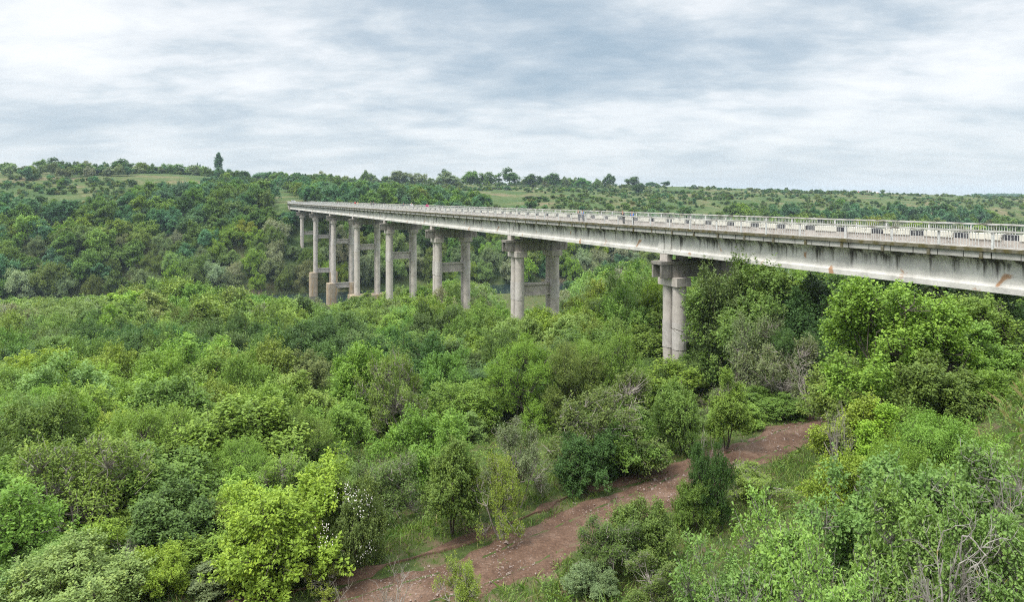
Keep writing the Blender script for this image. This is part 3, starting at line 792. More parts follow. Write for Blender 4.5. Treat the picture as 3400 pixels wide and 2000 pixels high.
def person(x, y, z, H, face, top, legs, hair, pose, label, dress=None):
    """face: heading (0 = +Y). pose: 'lean' on the railing, 'stand' or 'walk'."""
    root = empty('person', (x, y, z), face); tag(root, label, 'person', 'people on the bridge')
    u = H / 1.75
    P = lambda a, b, c: (a * u, b * u, c * u); r = lambda a, b=None: (a * u, (b or a) * u)
    st = {'lean': (.0, .10), 'stand': (.02, .0), 'walk': (.22, .03)}[pose]; sw, ln = st
    n = {'pelvis': (P(0, 0, .95), r(.14, .11)), 'waist': (P(0, ln * .4, 1.10), r(.125, .10)), 'chest': (P(0, ln, 1.30), r(.16, .115)), 'neck': (P(0, ln * 1.4, 1.48), r(.055)),
         'jaw': (P(0, ln * 1.5 + .02, 1.56), r(.062, .07)), 'head': (P(0, ln * 1.6 + .01, 1.66), r(.078, .095)), 'crown': (P(0, ln * 1.6 - .01, 1.73), r(.055, .065)), 'nose': (P(0, ln * 1.6 + .105, 1.625), r(.013))}
    e = [('pelvis', 'waist'), ('waist', 'chest'), ('chest', 'neck'), ('neck', 'jaw'), ('jaw', 'head'), ('head', 'crown'), ('head', 'nose')]
    arms = {}
    for s, sd in ((-1, 'l'), (1, 'r')):
        f = sw * s
        n['hip' + sd] = (P(.09 * s, 0, .90), r(.095)); n['knee' + sd] = (P(.10 * s, f * .45 + .02, .50), r(.062)); n['ankle' + sd] = (P(.10 * s, f - .02, .09), r(.042)); n['toe' + sd] = (P(.11 * s, f + .15, .035), r(.035))
        e += [('pelvis', 'hip' + sd), ('hip' + sd, 'knee' + sd), ('knee' + sd, 'ankle' + sd), ('ankle' + sd, 'toe' + sd)]
        if pose == 'lean': el = P(.27 * s, ln + .16, 1.12); ha = P(.10 * s, ln + .36, 1.13)
        elif pose == 'walk': el = P(.25 * s, ln - f * .35, 1.12); ha = P(.24 * s, ln - f * .7 + .10, .92)
        else: el = P(.25 * s, ln - .02, 1.13); ha = P(.22 * s, ln + .07, .90)
        n['sh' + sd] = (P(.19 * s, ln, 1.41), r(.062)); n['el' + sd] = (el, r(.044)); n['ha' + sd] = (ha, r(.033, .022))
        e += [('chest', 'sh' + sd), ('sh' + sd, 'el' + sd), ('el' + sd, 'ha' + sd)]
        d = np.array(ha) - np.array(el); d = d / np.linalg.norm(d); q = np.cross(d, [0, 0, 1.]); q = q / np.linalg.norm(q)
        for i, (of, lg) in enumerate(((-.027, .060), (-.009, .078), (.009, .082), (.027, .070))):
            a = np.array(ha) + (d * .035 + q * of) * u; b = a + (d * lg * .55 + np.array([0, 0, -.012])) * u; c = b + (d * lg * .4 + np.array([0, 0, -.03])) * u
            for k_, p_ in (('a', a), ('b', b), ('c', c)): n[f'f{sd}{i}{k_}'] = (tuple(p_), r(.009))
            e += [('ha' + sd, f'f{sd}{i}a'), (f'f{sd}{i}a', f'f{sd}{i}b'), (f'f{sd}{i}b', f'f{sd}{i}c')]
        a = np.array(ha) - (q * .035 * s) * u + d * .01 * u; b = a + (d * .04 - q * .02 * s) * u
        n[f't{sd}a'] = (tuple(a), r(.011)); n[f't{sd}b'] = (tuple(b), r(.009)); e += [('ha' + sd, f't{sd}a'), (f't{sd}a', f't{sd}b')]
    skin('body', n, e, SKINM, root)
    g_ = 1.17
    jk = {k: (n[k][0], tuple(v * g_ for v in n[k][1])) for k in ('chest', 'waist', 'shl', 'shr', 'ell', 'elr')}
    jk = {'chest': jk['chest'], **jk}
    low = 'hem'; jk[low] = (P(0, 0, .88), r(.165, .135))
    for sd in 'lr':
        a, b = np.array(n['el' + sd][0]), np.array(n['ha' + sd][0]); jk['cuff' + sd] = (tuple(a + (b - a) * .85), r(.043))
    skin('jacket', jk, [('chest', 'waist'), ('waist', 'hem'), ('chest', 'shl'), ('chest', 'shr'), ('shl', 'ell'), ('shr', 'elr'), ('ell', 'cuffl'), ('elr', 'cuffr')], top, root)
    tr = {'pelvis': (n['pelvis'][0], r(.15, .125))}
    for sd in 'lr':
        tr['hip' + sd] = (n['hip' + sd][0], r(.112)); tr['knee' + sd] = (n['knee' + sd][0], r(.078)); tr['ankle' + sd] = (n['ankle' + sd][0], r(.062))
    skin('trousers', tr, [('pelvis', 'hipl'), ('pelvis', 'hipr'), ('hipl', 'kneel'), ('hipr', 'kneer'), ('kneel', 'anklel'), ('kneer', 'ankler')], legs, root)
    hd = np.array(n['head'][0])
    skin('hair', {'a': (tuple(hd + np.array([0, -.025, .0]) * u), r(.085, .085)), 'b': (tuple(hd + np.array([0, -.012, .065]) * u), r(.084, .092)), 'c': (tuple(hd + np.array([0, -.01, .10]) * u), r(.05, .06))}, [('a', 'b'), ('b', 'c')], hair, root)
    return root
M_ = {'black': plain('black_cloth', (.022, .022, .028)), 'blue': plain('blue_cloth', (.03, .13, .48)), 'navy': plain('navy_cloth', (.03, .04, .09)), 'magenta': plain('magenta_cloth', (.62, .03, .22)),
      'red': plain('red_cloth', (.55, .03, .04)), 'white': plain('white_cloth', (.74, .73, .71)), 'grey': plain('grey_cloth', (.20, .21, .24)), 'cream': plain('cream_cloth', (.62, .52, .32)),
      'dark': plain('dark_hair', (.02, .015, .012)), 'brown': plain('brown_hair', (.10, .055, .03))}
FACE = math.atan2(-NX, -(-NY)) - 0.0                # facing the near railing
fn = math.atan2(NX, -NY)                            # rotation that turns +Y into -n
for px, o, H, tp, lg, hr, pose, dz, t in [
    (1923, 39.98, 1.44, 'black', 'navy', 'dark', 'lean', fn, 'boy in black leaning on the near railing beside the boy in blue'),
    (1937, 40.0, 1.36, 'blue', 'navy', 'brown', 'lean', fn, 'boy in a blue jacket leaning on the railing close beside the boy in black'),
    (2071, 39.98, 1.52, 'black', 'black', 'dark', 'lean', fn, 'boy in black leaning on the railing, nearer than the leaning pair'),
    (2102, 40.0, 1.42, 'blue', 'black', 'brown', 'lean', fn, 'boy in a blue jacket at the railing, nearest of the four boys'),
    (1418, 42.6, 1.72, 'magenta', 'grey', 'brown', 'walk', BANG + 1.57, 'walker in a magenta top on the bridge road'),
    (1366, 42.6, 1.76, 'white', 'grey', 'brown', 'walk', BANG + 1.57, 'walker in a white shirt behind the one in magenta'),
    (1339, 43.4, 1.60, 'grey', 'navy', 'dark', 'walk', BANG + 1.57, 'small walker in grey beyond the one in white'),
    (1232, 42.4, 1.74, 'black', 'black', 'dark', 'stand', fn, 'walker in black, first of a dark clothed pair far along the bridge'),
    (1240, 42.9, 1.72, 'navy', 'black', 'dark', 'stand', fn, 'walker in navy, second of the dark clothed pair far along the bridge'),
    (1179, 42.4, 1.74, 'red', 'navy', 'dark', 'walk', BANG - 1.57, 'walker in red near the far end of the bridge'),
    (1188, 42.9, 1.66, 'cream', 'cream', 'brown', 'walk', BANG - 1.57, 'walker in cream beside the one in red'),
    (1166, 42.4, 1.60, 'black', 'black', 'dark', 'stand', fn, 'dark clothed figure just beyond the walker in red'),
    (1120, 42.4, 1.70, 'black', 'navy', 'dark', 'stand', fn, 'dark clothed figure farthest along the bridge')]:
    s = s_for(px, o); b = bpt(s, o, -2.838 if o < 41 else -2.928)
    person(*b, H, dz, M_[tp], M_[lg], M_[hr], pose, t)

# cattle on the plateau
HIDE = {'black': plain('black_hide', (.025, .02, .018)), 'brown': plain('brown_hide', (.15, .055, .03)), 'white': plain('white_hide', (.62, .58, .52))}
def cow_mesh(mat, graze):
    n = {'rump': ((-.78, 0, 1.18), (.30, .27)), 'belly': ((-.1, 0, 1.02), (.36, .38)), 'chest': ((.62, 0, 1.05), (.31, .36)), 'neck': ((1.02, 0, .92 if graze else 1.32), (.17, .20)),
         'poll': ((1.36, 0, .50 if graze else 1.50), (.13, .14)), 'muzzle': ((1.66, 0, .20 if graze else 1.34), (.085, .09)), 'tail': ((-1.05, 0, 1.10), (.035, .035)), 'tuft': ((-1.10, 0, .55), (.03, .03))}
    e = [('rump', 'belly'), ('belly', 'chest'), ('chest', 'neck'), ('neck', 'poll'), ('poll', 'muzzle'), ('rump', 'tail'), ('tail', 'tuft')]
    for s in (-1, 1):
        n[f'ear{s}'] = ((1.30, .24 * s, .58 if graze else 1.54), (.05, .03)); e.append(('poll', f'ear{s}'))
        n[f'thigh{s}'] = ((-.72, .20 * s, .84), (.17, .12)); n[f'hock{s}'] = ((-.90, .20 * s, .46), (.065, .06)); n[f'hoof{s}'] = ((-.82, .20 * s, .03), (.06, .06))
        n[f'sh{s}'] = ((.60, .20 * s, .78), (.12, .10)); n[f'kn{s}'] = ((.62, .20 * s, .42), (.065, .06)); n[f'fh{s}'] = ((.60, .20 * s, .03), (.06, .06))
        e += [('rump', f'thigh{s}'), (f'thigh{s}', f'hock{s}'), (f'hock{s}', f'hoof{s}'), ('chest', f'sh{s}'), (f'sh{s}', f'kn{s}'), (f'kn{s}', f'fh{s}')]
    o = skin('cow', n, e, mat); me = o.data; bpy.data.objects.remove(o); return me
COWS = {(k, gz): cow_mesh(HIDE[k], gz) for k in HIDE for gz in (True, False)}
ordn = 0
for zx, zy, k in [(912, 232, 'brown'), (940, 232, 'black'), (966, 232, 'brown'), (1004, 233, 'white'), (1057, 239, 'black'), (1073, 240, 'black'), (1108, 243, 'black'), (1150, 231, 'white'), (1178, 233, 'brown'),
                  (1160, 248, 'black'), (1228, 234, 'brown'), (1300, 235, 'brown'), (1313, 238, 'brown'), (1355, 238, 'black'), (1394, 241, 'white'), (1418, 243, 'black'), (1502, 241, 'black')]:
    px, py = 1150 + .4563 * zx, 520 + .4563 * (zy + 3)
    X, Y, z = ground_at(px, py); ordn += 1
    o = link('cow', COWS[(k, rng.random() < .7)], None, (X, Y, hz(X, Y))); o.rotation_euler = (0, 0, rng.choice([0, math.pi]) + rng.normal(0, .5))
    TAKEN.append((X, Y, 2))
    nb = {912: 'at the head of the herd', 966: 'beside the white cow at the head of the herd', 1004: 'near the head of the herd, first white one', 1150: 'in the middle of the herd among the dark ones', 1178: 'right behind the middle white cow',
          1160: 'grazing downhill of the middle white cow', 1228: 'alone in the middle of the herd', 1394: 'near the tail of the herd', 1418: 'just behind the last white cow', 1502: 'last of the herd, far apart', 940: 'second of the herd, between two brown cows',
          1057: 'first of a dark pair grazing close together', 1073: 'second of a dark pair grazing close together', 1108: 'on its own just after the dark pair', 1300: 'first of two brown cows standing close', 1313: 'second of two brown cows standing close', 1355: 'small dark one ahead of the last white cow'}[zx]
    tag(o, f"{k} cow on the plateau pasture, {nb}", 'cow', 'cattle herd on the plateau')

# the white car at the far end of the bridge
s = s_for(973, 42.6); b = bpt(s, 42.6, -2.925)
car = empty('parked_car', b, BANG + math.pi); tag(car, 'small white car on the far end of the bridge', 'car')
WH = plain('white_car_paint', (.80, .80, .80), .25); GL = plain('car_glass', (.02, .025, .03), .08); TY = plain('tyre_rubber', (.02, .02, .02), .9)
prof = [(-1.95, .30), (-1.98, .75), (-1.60, .92), (-1.05, .98), (-.55, 1.42), (.75, 1.45), (1.35, 1.02), (1.9, .95), (2.0, .60), (1.95, .30)]
mb = MB(); k = len(prof)
W_ = [.80 if z < 1.2 else .62 for x, z in prof]
V = [(x, -w, z) for (x, z), w in zip(prof, W_)] + [(x, w, z) for (x, z), w in zip(prof, W_)]
mb.add(V, [(i, (i + 1) % k, k + (i + 1) % k, k + i) for i in range(k)])
for idx in (list(range(k - 1, -1, -1)), list(range(k, 2 * k))):
    mb.f.append(np.array([idx])); mb.m.append(np.array([0], np.int32)); mb.a.append(np.array([.5])); mb.c.append(np.ones((1, 3)))
link('body', mb.mesh('body', WH), car)
mb = MB(); mb.add([(-1.0, -.66, 1.03), (-1.0, .66, 1.03), (-.62, .58, 1.39), (-.62, -.58, 1.39)], [(0, 1, 2, 3)]); link('windscreen', mb.mesh('windscreen', GL), car, (-.04, 0, .03))
mb = MB(); mb.add([(.80, -.58, 1.41), (.80, .58, 1.41), (1.28, .66, 1.08), (1.28, -.66, 1.08)], [(0, 1, 2, 3)]); link('rear_window', mb.mesh('rear_window', GL), car, (.04, 0, .03))
for sy in (-1, 1):
    mb = MB(); mb.add([(-.85, sy * .775, 1.04), (1.15, sy * .775, 1.06), (.72, sy * .655, 1.37), (-.50, sy * .655, 1.37)], [(0, 1, 2, 3)]); link('side_window', mb.mesh('side_window', GL), car, (0, sy * .03, 0))
    for x in (-1.25, 1.25):
        mb = MB(); mb.tube([(x, sy * .62, .31), (x, sy * .82, .31)], .31, 16); link('wheel', mb.mesh('wheel', TY), car)
    for x, nm, m in ((-2.0, 'headlight', GL), (2.0, 'tail_light', M_['red'])):
        mb = MB(); mb.box(x - .03, x + .03, sy * .6 - .14, sy * .6 + .14, .66, .78); link(nm, mb.mesh(nm, m), car)

# the farm on the right crest
RED = noise_mat('maroon_paint', [(.3, (.14, .03, .04)), (.7, (.22, .055, .06))], 2); RRED = noise_mat('red_roof', [(.3, (.20, .03, .03)), (.7, (.36, .06, .05))], 2)
GRR = noise_mat('grey_roof', [(.3, (.20, .19, .18)), (.7, (.34, .32, .30))], 2); WHW = noise_mat('white_wall', [(.3, (.62, .62, .62)), (.7, (.78, .78, .78))], 2); BLUEP = plain('blue_paint', (.02, .22, .42))
BROWNW = plain('brown_wall', (.20, .13, .10)); WIN = plain('dark_window', (.03, .035, .04), .2)
def house(px, pybase, Y, wpx, hpx, wall, roof, label, cat, name, rz=0., deep=6., roof_k=.5, wins=2, hip=False):
    X = xw(px, Y); z = hz(X, Y) - .4; W = wpx / F * Y; H = hpx / F * Y + .4; he = H * (1 - roof_k)
    r = empty(name, (X, Y, z), rz); tag(r, label, cat)
    mb = MB(); mb.box(-W / 2, W / 2, -deep / 2, deep / 2, 0, he); link('wall', mb.mesh('wall', wall), r)
    mb = MB(); e = .35; ix = W * .28 if hip else -e
    a = [(-W / 2 - e, -deep / 2 - e, he - .02), (W / 2 + e, -deep / 2 - e, he - .02), (W / 2 + e, deep / 2 + e, he - .02), (-W / 2 - e, deep / 2 + e, he - .02), (-W / 2 + ix, 0, H), (W / 2 - ix, 0, H)]
    mb.add(a, [(0, 1, 5, 4), (2, 3, 4, 5)]); mb.add(a, [(1, 2, 5), (3, 0, 4)], 0 if hip else 1); mb.add(a, [(3, 2, 1, 0)])
    ro = link('roof', mb.mesh('roof', [roof, wall]), r)
    for i in range(wins):
        x = -W / 2 + W * (i + .5) / wins
        mb = MB(); mb.box(x - .45, x + .45, -deep / 2 - .04, -deep / 2 + .05, he * .35, he * .8); link('window', mb.mesh('window', WIN), r)
    mb = MB(); mb.box(W * .12, W * .12 + .9, -deep / 2 - .05, -deep / 2 + .05, .4, .4 + min(2.0, he * .85)); link('door', mb.mesh('door', BROWNW), r)
    return r, W, H, he
r_, W, H, he = house(2858, 650, 775, 30, 14, RED, RRED, 'maroon farmhouse with a long red wall and steep roof', 'house', 'farm_house', .25, 7)
mb = MB(); mb.box(-W * .3, -W * .3 + .7, .2, .9, H * .6, H * 1.12); link('chimney', mb.mesh('chimney', RED), r_)
house(2878, 648, 792, 24, 17, WHW, GRR, 'white walled house with a grey roof behind the maroon farmhouse', 'house', 'farm_house', -.1, 7)
house(2900, 648, 806, 24, 12, WHW, WHW, 'long white roofed shed between the farm houses', 'shed', 'farm_shed', 0, 6, .35, 1)
house(2902, 650, 778, 9, 6, BLUEP, GRR, 'small blue shed in the farmyard', 'shed', 'farm_shed', 0, 4, .15, 1)
house(2914, 650, 780, 13, 11, RRED, RRED, 'small red house right of the blue shed', 'house', 'farm_house', 1.4, 6, .45, 2)
house(2948, 651, 782, 38, 10, BROWNW, GRR, 'low barn with a wide grey hipped roof at the right end of the farm', 'barn', 'farm_barn', .05, 9, .7, 3, True)
POLE = plain('pole_wood', (.13, .12, .11), .9)
for px, yt, Y, t, cr in [(2800, 627, 770, 'utility pole with a brace left of the farm', True), (2842, 631, 770, 'utility pole beside the maroon farmhouse', False), (2894, 632, 770, 'utility pole between the white house and the red house', False), (2953, 632, 770, 'leaning two legged utility pole behind the barn', True)]:
    X = xw(px, Y); z = hz(X, Y); h = -(yt - HY) / F * Y - z
    p = empty('utility_pole', (X, Y, z)); tag(p, t, 'pole')
    mb = MB(); mb.tube([(0, 0, -.5), (0, 0, h)], [.16, .11], 8); link('shaft', mb.mesh('shaft', POLE), p)
    mb = MB(); mb.box(-.9, .9, -.06, .06, h - .7, h - .56); link('cross_arm', mb.mesh('cross_arm', POLE), p)
    for q in (-.75, .75):
        mb = MB(); mb.tube([(q, 0, h - .56), (q, 0, h - .36)], .06, 8); link('insulator', mb.mesh('insulator', WHW), p)
    if cr:
        mb = MB(); mb.tube([(-1.6, 0, -.3), (-.1, 0, h * .78)], .12, 8); link('brace', mb.mesh('brace', POLE), p)
# ------------------------------------------------------------------ plants one can point to
A = at
# trees and shrubs on the right, below the bridge
A('maple', 'maple_tree', 2950, 940, 0, 400, 'bright green', 'bright green young maple rising in front of the bridge girder beside the bank', 'tree', Y=31)
A('maple', 'maple_tree', 3235, 985, 0, 330, 'fresh green', 'smaller fresh green maple between the bright maple and the grassy bank', 'tree', Y=34, rz=2.)
A('upright1', 'maple_tree', 3090, 1190, 0, 300, 'mid green', 'mid green leafy sapling under the smaller maple beside the grassy bank', 'tree', Y=27)
A('shrub1', 'leafy_shrub', 3250, 1230, 0, 280, 'fresh green', 'fresh green rounded shrub on the edge of the grassy bank', Y=27)
A('upright2', 'sapling_clump', 2830, 1320, 0, 300, 'yellow green', 'yellow green sapling clump with bare pale shoots at the end of the dirt track', Y=24.5)
A('upright0', 'sapling_clump', 2940, 1350, 0, 260, 'yellow green', 'second yellow green sapling clump, smaller and beside the one with bare shoots', Y=23.5)
A(None, 'dead_shrub', 2820, 1225, 0, 230, None, 'pale leafless shoots standing up out of the yellow green sapling clump', Y=23.6, meshes=BARE[0], native=(3.6, 3.4))
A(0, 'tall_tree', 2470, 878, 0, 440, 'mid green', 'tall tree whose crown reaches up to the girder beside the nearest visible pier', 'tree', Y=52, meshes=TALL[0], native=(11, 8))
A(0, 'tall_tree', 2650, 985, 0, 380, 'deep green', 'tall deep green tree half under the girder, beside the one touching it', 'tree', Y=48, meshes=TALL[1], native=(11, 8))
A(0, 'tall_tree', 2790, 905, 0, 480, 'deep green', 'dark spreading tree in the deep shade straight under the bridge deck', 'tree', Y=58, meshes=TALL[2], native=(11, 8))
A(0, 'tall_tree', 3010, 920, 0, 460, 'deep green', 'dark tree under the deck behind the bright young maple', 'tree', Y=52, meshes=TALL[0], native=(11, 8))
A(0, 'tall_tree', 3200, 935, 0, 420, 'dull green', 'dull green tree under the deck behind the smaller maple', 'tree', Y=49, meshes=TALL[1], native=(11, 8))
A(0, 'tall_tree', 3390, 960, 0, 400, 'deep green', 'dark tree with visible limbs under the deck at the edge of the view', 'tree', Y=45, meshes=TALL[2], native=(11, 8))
A(0, 'tall_tree', 2400, 890, 0, 210, 'dull green', 'narrow dull green tree between the nearest visible pier and the tree touching the girder', 'tree', Y=54, meshes=MID[6], native=(7.2, 5.4))
A('thin1', 'grey_shrub', 2490, 1040, 0, 240, 'grey green', 'sparse grey green shrub with pale twigs in front of the tall tree by the pier', Y=47)
A('thin0', 'grey_shrub', 2600, 1120, 0, 300, 'grey green', 'second sparse grey green shrub, lower, in front of the dark trees under the deck', Y=43)
A('feathery0', 'leafy_shrub', 2700, 1100, 0, 300, 'deep green', 'deep green shrub in the shade under the bridge behind the track end', Y=44)
A('shrub2', 'leafy_shrub', 2570, 1300, 0, 260, 'mid green', 'low mid green shrub on the far verge where the track disappears', Y=41)
A('shrub0', 'leafy_shrub', 2440, 1330, 0, 230, 'fresh green', 'low fresh green shrub on the far verge beside the brown twigs', Y=39.5)
A(0, 'dead_shrub', 2385, 1060, 0, 330, None, 'brown tangle of dead twigs at the foot of the nearest visible pier', Y=45, meshes=TANGLE[0], native=(4.4, 6))
A(0, 'dead_shrub', 2310, 1100, 0, 230, None, 'brown dead twigs climbing against the nearest visible pier column', Y=47, meshes=TANGLE[1], native=(4.4, 6))
A(0, 'dead_shrub', 2470, 1180, 0, 260, None, 'grey brown leafless shrub right of the twig tangle by the pier', Y=45, meshes=TANGLE[2], native=(4.4, 6))
A(0, 'dead_tree', 2690, 1120, 0, 260, None, 'leafless forked tree in front of the shade under the bridge', 'tree', Y=40, meshes=BARE[1], native=(3.6, 3.4))
# oak scrub in the corner by the viewpoint
A('oak0', 'oak_shrub', 2900, 1480, 0, 480, 'bluish green', 'bluish green oak scrub with broad leaves, upper one below the sapling clump', Y=16.5)
A('oak1', 'oak_shrub', 3230, 1480, 0, 480, 'bluish green', 'bluish green oak scrub beside the grassy bank with dead boughs above it', Y=15)
A('oak1', 'oak_shrub', 2630, 1690, 0, 420, 'bluish green', 'bluish green oak scrub with lichened boughs reaching over the track verge', Y=15.5)
A('oak0', 'oak_shrub', 3050, 1660, 0, 470, 'bluish green', 'bluish green oak scrub in the middle of the oak thicket', Y=13)
A('oak1', 'oak_shrub', 2400, 1810, 0, 380, 'bluish green', 'lowest bluish green oak scrub beside the dark rounded shrub on the verge', Y=15.5)
A('oak0', 'oak_shrub', 3350, 1700, 0, 440, 'bluish green', 'bluish green oak scrub at the corner with pale dead twigs across it', Y=11.5)
A('oak1', 'oak_shrub', 2790, 1830, 0, 420, 'bluish green', 'bluish green oak scrub at the bottom of the oak thicket', Y=12.5)
for i, (px, yt, Y, wp, t) in enumerate([(3230, 1520, 11.5, 620, 'pale dead boughs with yellow lichen over the corner of the oak thicket'), (2560, 1560, 14.2, 480, 'pale lichened dead boughs reaching from the oak scrub towards the track'),
                                        (3330, 1380, 14.0, 360, 'dead grey boughs above the oak scrub beside the grassy bank'), (3060, 1690, 10.2, 440, 'lichened dead boughs at the bottom of the oak thicket')]):
    A(0, 'dead_shrub', px, yt, 0, wp, None, t, Y=Y, meshes=DEADB[i % 2], native=(3.2, 3.6))
A('sumac', 'feather_leaved_shrub', 3160, 1390, 0, 320, 'fresh green', 'fresh green shrub with long feathered leaves on the grassy bank', Y=20)
A('sumac', 'feather_leaved_shrub', 3030, 1480, 0, 260, 'fresh green', 'lower feather leaved shrub behind the oak scrub', Y=19, rz=1.)
A('shrub3', 'leafy_shrub', 2860, 1520, 0, 330, 'yellow green', 'yellow green shrub between the sapling clump and the oak scrub', Y=20)
# along the track
A('shrub1', 'leafy_shrub', 2135, 1690, 1915, 300, 'olive green', 'olive green rounded shrub on the near verge of the dirt track')
A('thin1', 'leafy_shrub', 2030, 1700, 1900, 230, 'dull green', 'dull green loose shrub left of the olive shrub on the near verge')
A('shrub2', 'leafy_shrub', 2350, 1470, 1760, 160, 'deep green', 'dark shrub with bare shoots on top, on the near verge where the track narrows')
A('shrub0', 'leafy_shrub', 2310, 1600, 1775, 150, 'mid green', 'mid green shrub joined to the dark shrub with bare shoots')
A(0, 'dead_shrub', 2345, 1400, 1750, 210, None, 'grey bare shoots rising out of the dark shrub beside the track', meshes=BARE[2], native=(3.6, 3.4))
A('thin0', 'leafy_shrub', 2190, 1850, 0, 260, 'mid green', 'low mid green shrub on the slope below the olive shrub', Y=21)
A('shrub2', 'grey_weed', 1960, 1880, 0, 170, 'grey green', 'low grey green weeds at the near edge of the track', Y=22.4)
A('feathery1', 'locust_tree', 1730, 1130, 1430, 310, 'bright green', 'vivid bright green feathery tree in the middle of the thicket', 'tree')
A('feathery2', 'locust_tree', 2020, 1110, 1400, 300, 'fresh green', 'fresh green feathery tree left of the nearest visible pier', 'tree')
A('feathery0', 'locust_tree', 1900, 1130, 1420, 260, 'mid green', 'mid green feathery tree between the two brighter feathery trees', 'tree')
A('thin0', 'leafy_shrub', 2010, 1250, 1560, 380, 'olive green', 'large olive green shrub above the far verge of the track')
A('shrub3', 'leafy_shrub', 2080, 1395, 1575, 290, 'mid green', 'mid green spreading shrub overhanging the far verge and the wheel rut')
A('shrub0', 'leafy_shrub', 1960, 1430, 1620, 250, 'deep green', 'deep green low shrub on the far verge left of the spreading one')
A('upright0', 'leafy_shrub', 2410, 1230, 1500, 160, 'fresh green', 'narrow fresh green shrub left of the dead twigs by the pier')
A('shrub1', 'leafy_shrub', 2270, 1280, 1510, 240, 'mid green', 'mid green shrub in front of the nearest visible pier foot')
A('upright2', 'leafy_shrub', 1500, 1470, 1790, 210, 'mid green', 'upright mid green shrub standing alone on the far verge')
A('thin1', 'leafy_shrub', 1665, 1520, 1800, 180, 'yellow green', 'thin yellow green shrub with twigs showing, right of the upright one')
A('thin0', 'grey_shrub', 1720, 1400, 1690, 270, 'grey green', 'grey green twiggy shrub behind the thin yellow green one')
A('shrub2', 'leafy_shrub', 1430, 1370, 1660, 300, 'fresh green', 'fresh green arching shrub behind the upright one on the verge')
A('thin1', 'grey_shrub', 1230, 1500, 1770, 300, 'dull green', 'dull green twiggy shrub right of the flowering rose')
A('shrub0', 'leafy_shrub', 970, 1555, 1900, 470, 'yellow green', 'broad yellow green shrub left of the flowering rose')
A('shrub3', 'leafy_shrub', 760, 1660, 1900, 260, 'olive green', 'olive green shrub left of the broad yellow green one')
A('upright1', 'leafy_shrub', 560, 1630, 1930, 320, 'dull green', 'dull green upright shrub beside the dead tree at the bottom')
A('thin0', 'leafy_shrub', 1055, 1840, 0, 200, 'yellow green', 'small yellow green sapling below the flowering rose', Y=22.6)
A('upright0', 'leafy_shrub', 700, 1870, 0, 240, 'grey green', 'grey green leafy sapling at the bottom near the dead tree', Y=22.5)
A('shrub1', 'leafy_shrub', 110, 1890, 0, 330, 'yellow green', 'yellow green shrub in the bottom corner of the thicket', Y=21)
A('thin1', 'leafy_shrub', 1520, 1880, 0, 170, 'yellow green', 'spindly yellow green sapling in front of the dirt track', Y=20.5)
A(0, 'dead_shrub', 1300, 1780, 0, 300, None, 'pale bare shrub in front of the dirt track', Y=20.3, meshes=BARE[1], native=(3.6, 3.4), take=.2)
A(0, 'dead_tree', 445, 1760, 0, 230, None, 'pale leafless tree in the thicket at the bottom', 'tree', Y=22.5, meshes=BARE[2], native=(3.6, 3.4), take=.2)
for px, yt, Y, wp, m, t in [(610, 1215, 58, 170, BARE[0], 'grey leafless tree in the middle of the wood'), (490, 1190, 62, 170, TANGLE[0], 'brown dead shrub left of the grey leafless tree in the wood'),
                            (770, 1190, 60, 170, TANGLE[1], 'brown dead shrub right of the grey leafless tree in the wood'), (985, 1170, 62, 130, TANGLE[2], 'dark brown dead shrub in the wood below the pedestal piers'),
                            (430, 1300, 46, 150, BARE[2], 'thin pale leafless sapling in the wood below the brown dead shrub'), (370, 1500, 35, 190, BARE[1], 'pale leafless shrub in a dark gap of the left thicket'),
                            (1330, 1480, 33, 170, BARE[0], 'pale leafless shrub over the dark hollow behind the rose'), (905, 690, 300, 40, BARE[1], 'pale dead treetop on the far slope beside the bridge end')][:7]:
    A(0, 'dead_tree', px, yt, 0, wp, None, t, 'tree', Y=Y, meshes=m, native=(4.0, 4.2), take=.25)
# flowering rose: a shrub with white blossoms
rose = A('shrub1', 'rose_bush', 1130, 1610, 1935, 300, 'mid green', 'wild rose bush covered with white blossoms beside the yellow green shrub')
g = np.random.default_rng(77); mb = MB()
for _ in range(1500):
    d = rdir(1, g)[0]; d[1] = -abs(d[1]) if g.random() < .75 else d[1]
    if d[2] < -.3: continue
    p = d * np.array([2.45, 2.45, 2.0]) * g.uniform(.96, 1.10) + np.array([0, 0, 2.1])
    if value_noise(p[:1] * 1.1 + 9, p[2:] * 1.1 + 9, 3)[0] < .50: continue
    n_ = nz(d + np.array([0, -.3, .4]) + g.normal(0, .3, 3)); u = nz(np.cross(n_, [0, 0, 1.])); v = np.cross(n_, u)
    s = g.uniform(.018, .034)
    for q in range(5):
        a0 = q * 1.2566; c1 = u * math.cos(a0) + v * math.sin(a0); c2 = np.cross(n_, c1)
        mb.add([p, p + (c1 * .6 - c2 * .5) * s + n_ * s * .2, p + c1 * s + n_ * s * .3, p + (c1 * .6 + c2 * .5) * s + n_ * s * .2], [(0, 1, 2, 3)])
link('blossoms', mb.mesh('blossoms', noise_mat('petal', [(.3, (.58, .50, .46)), (.7, (.80, .75, .72))], 2)), rose)

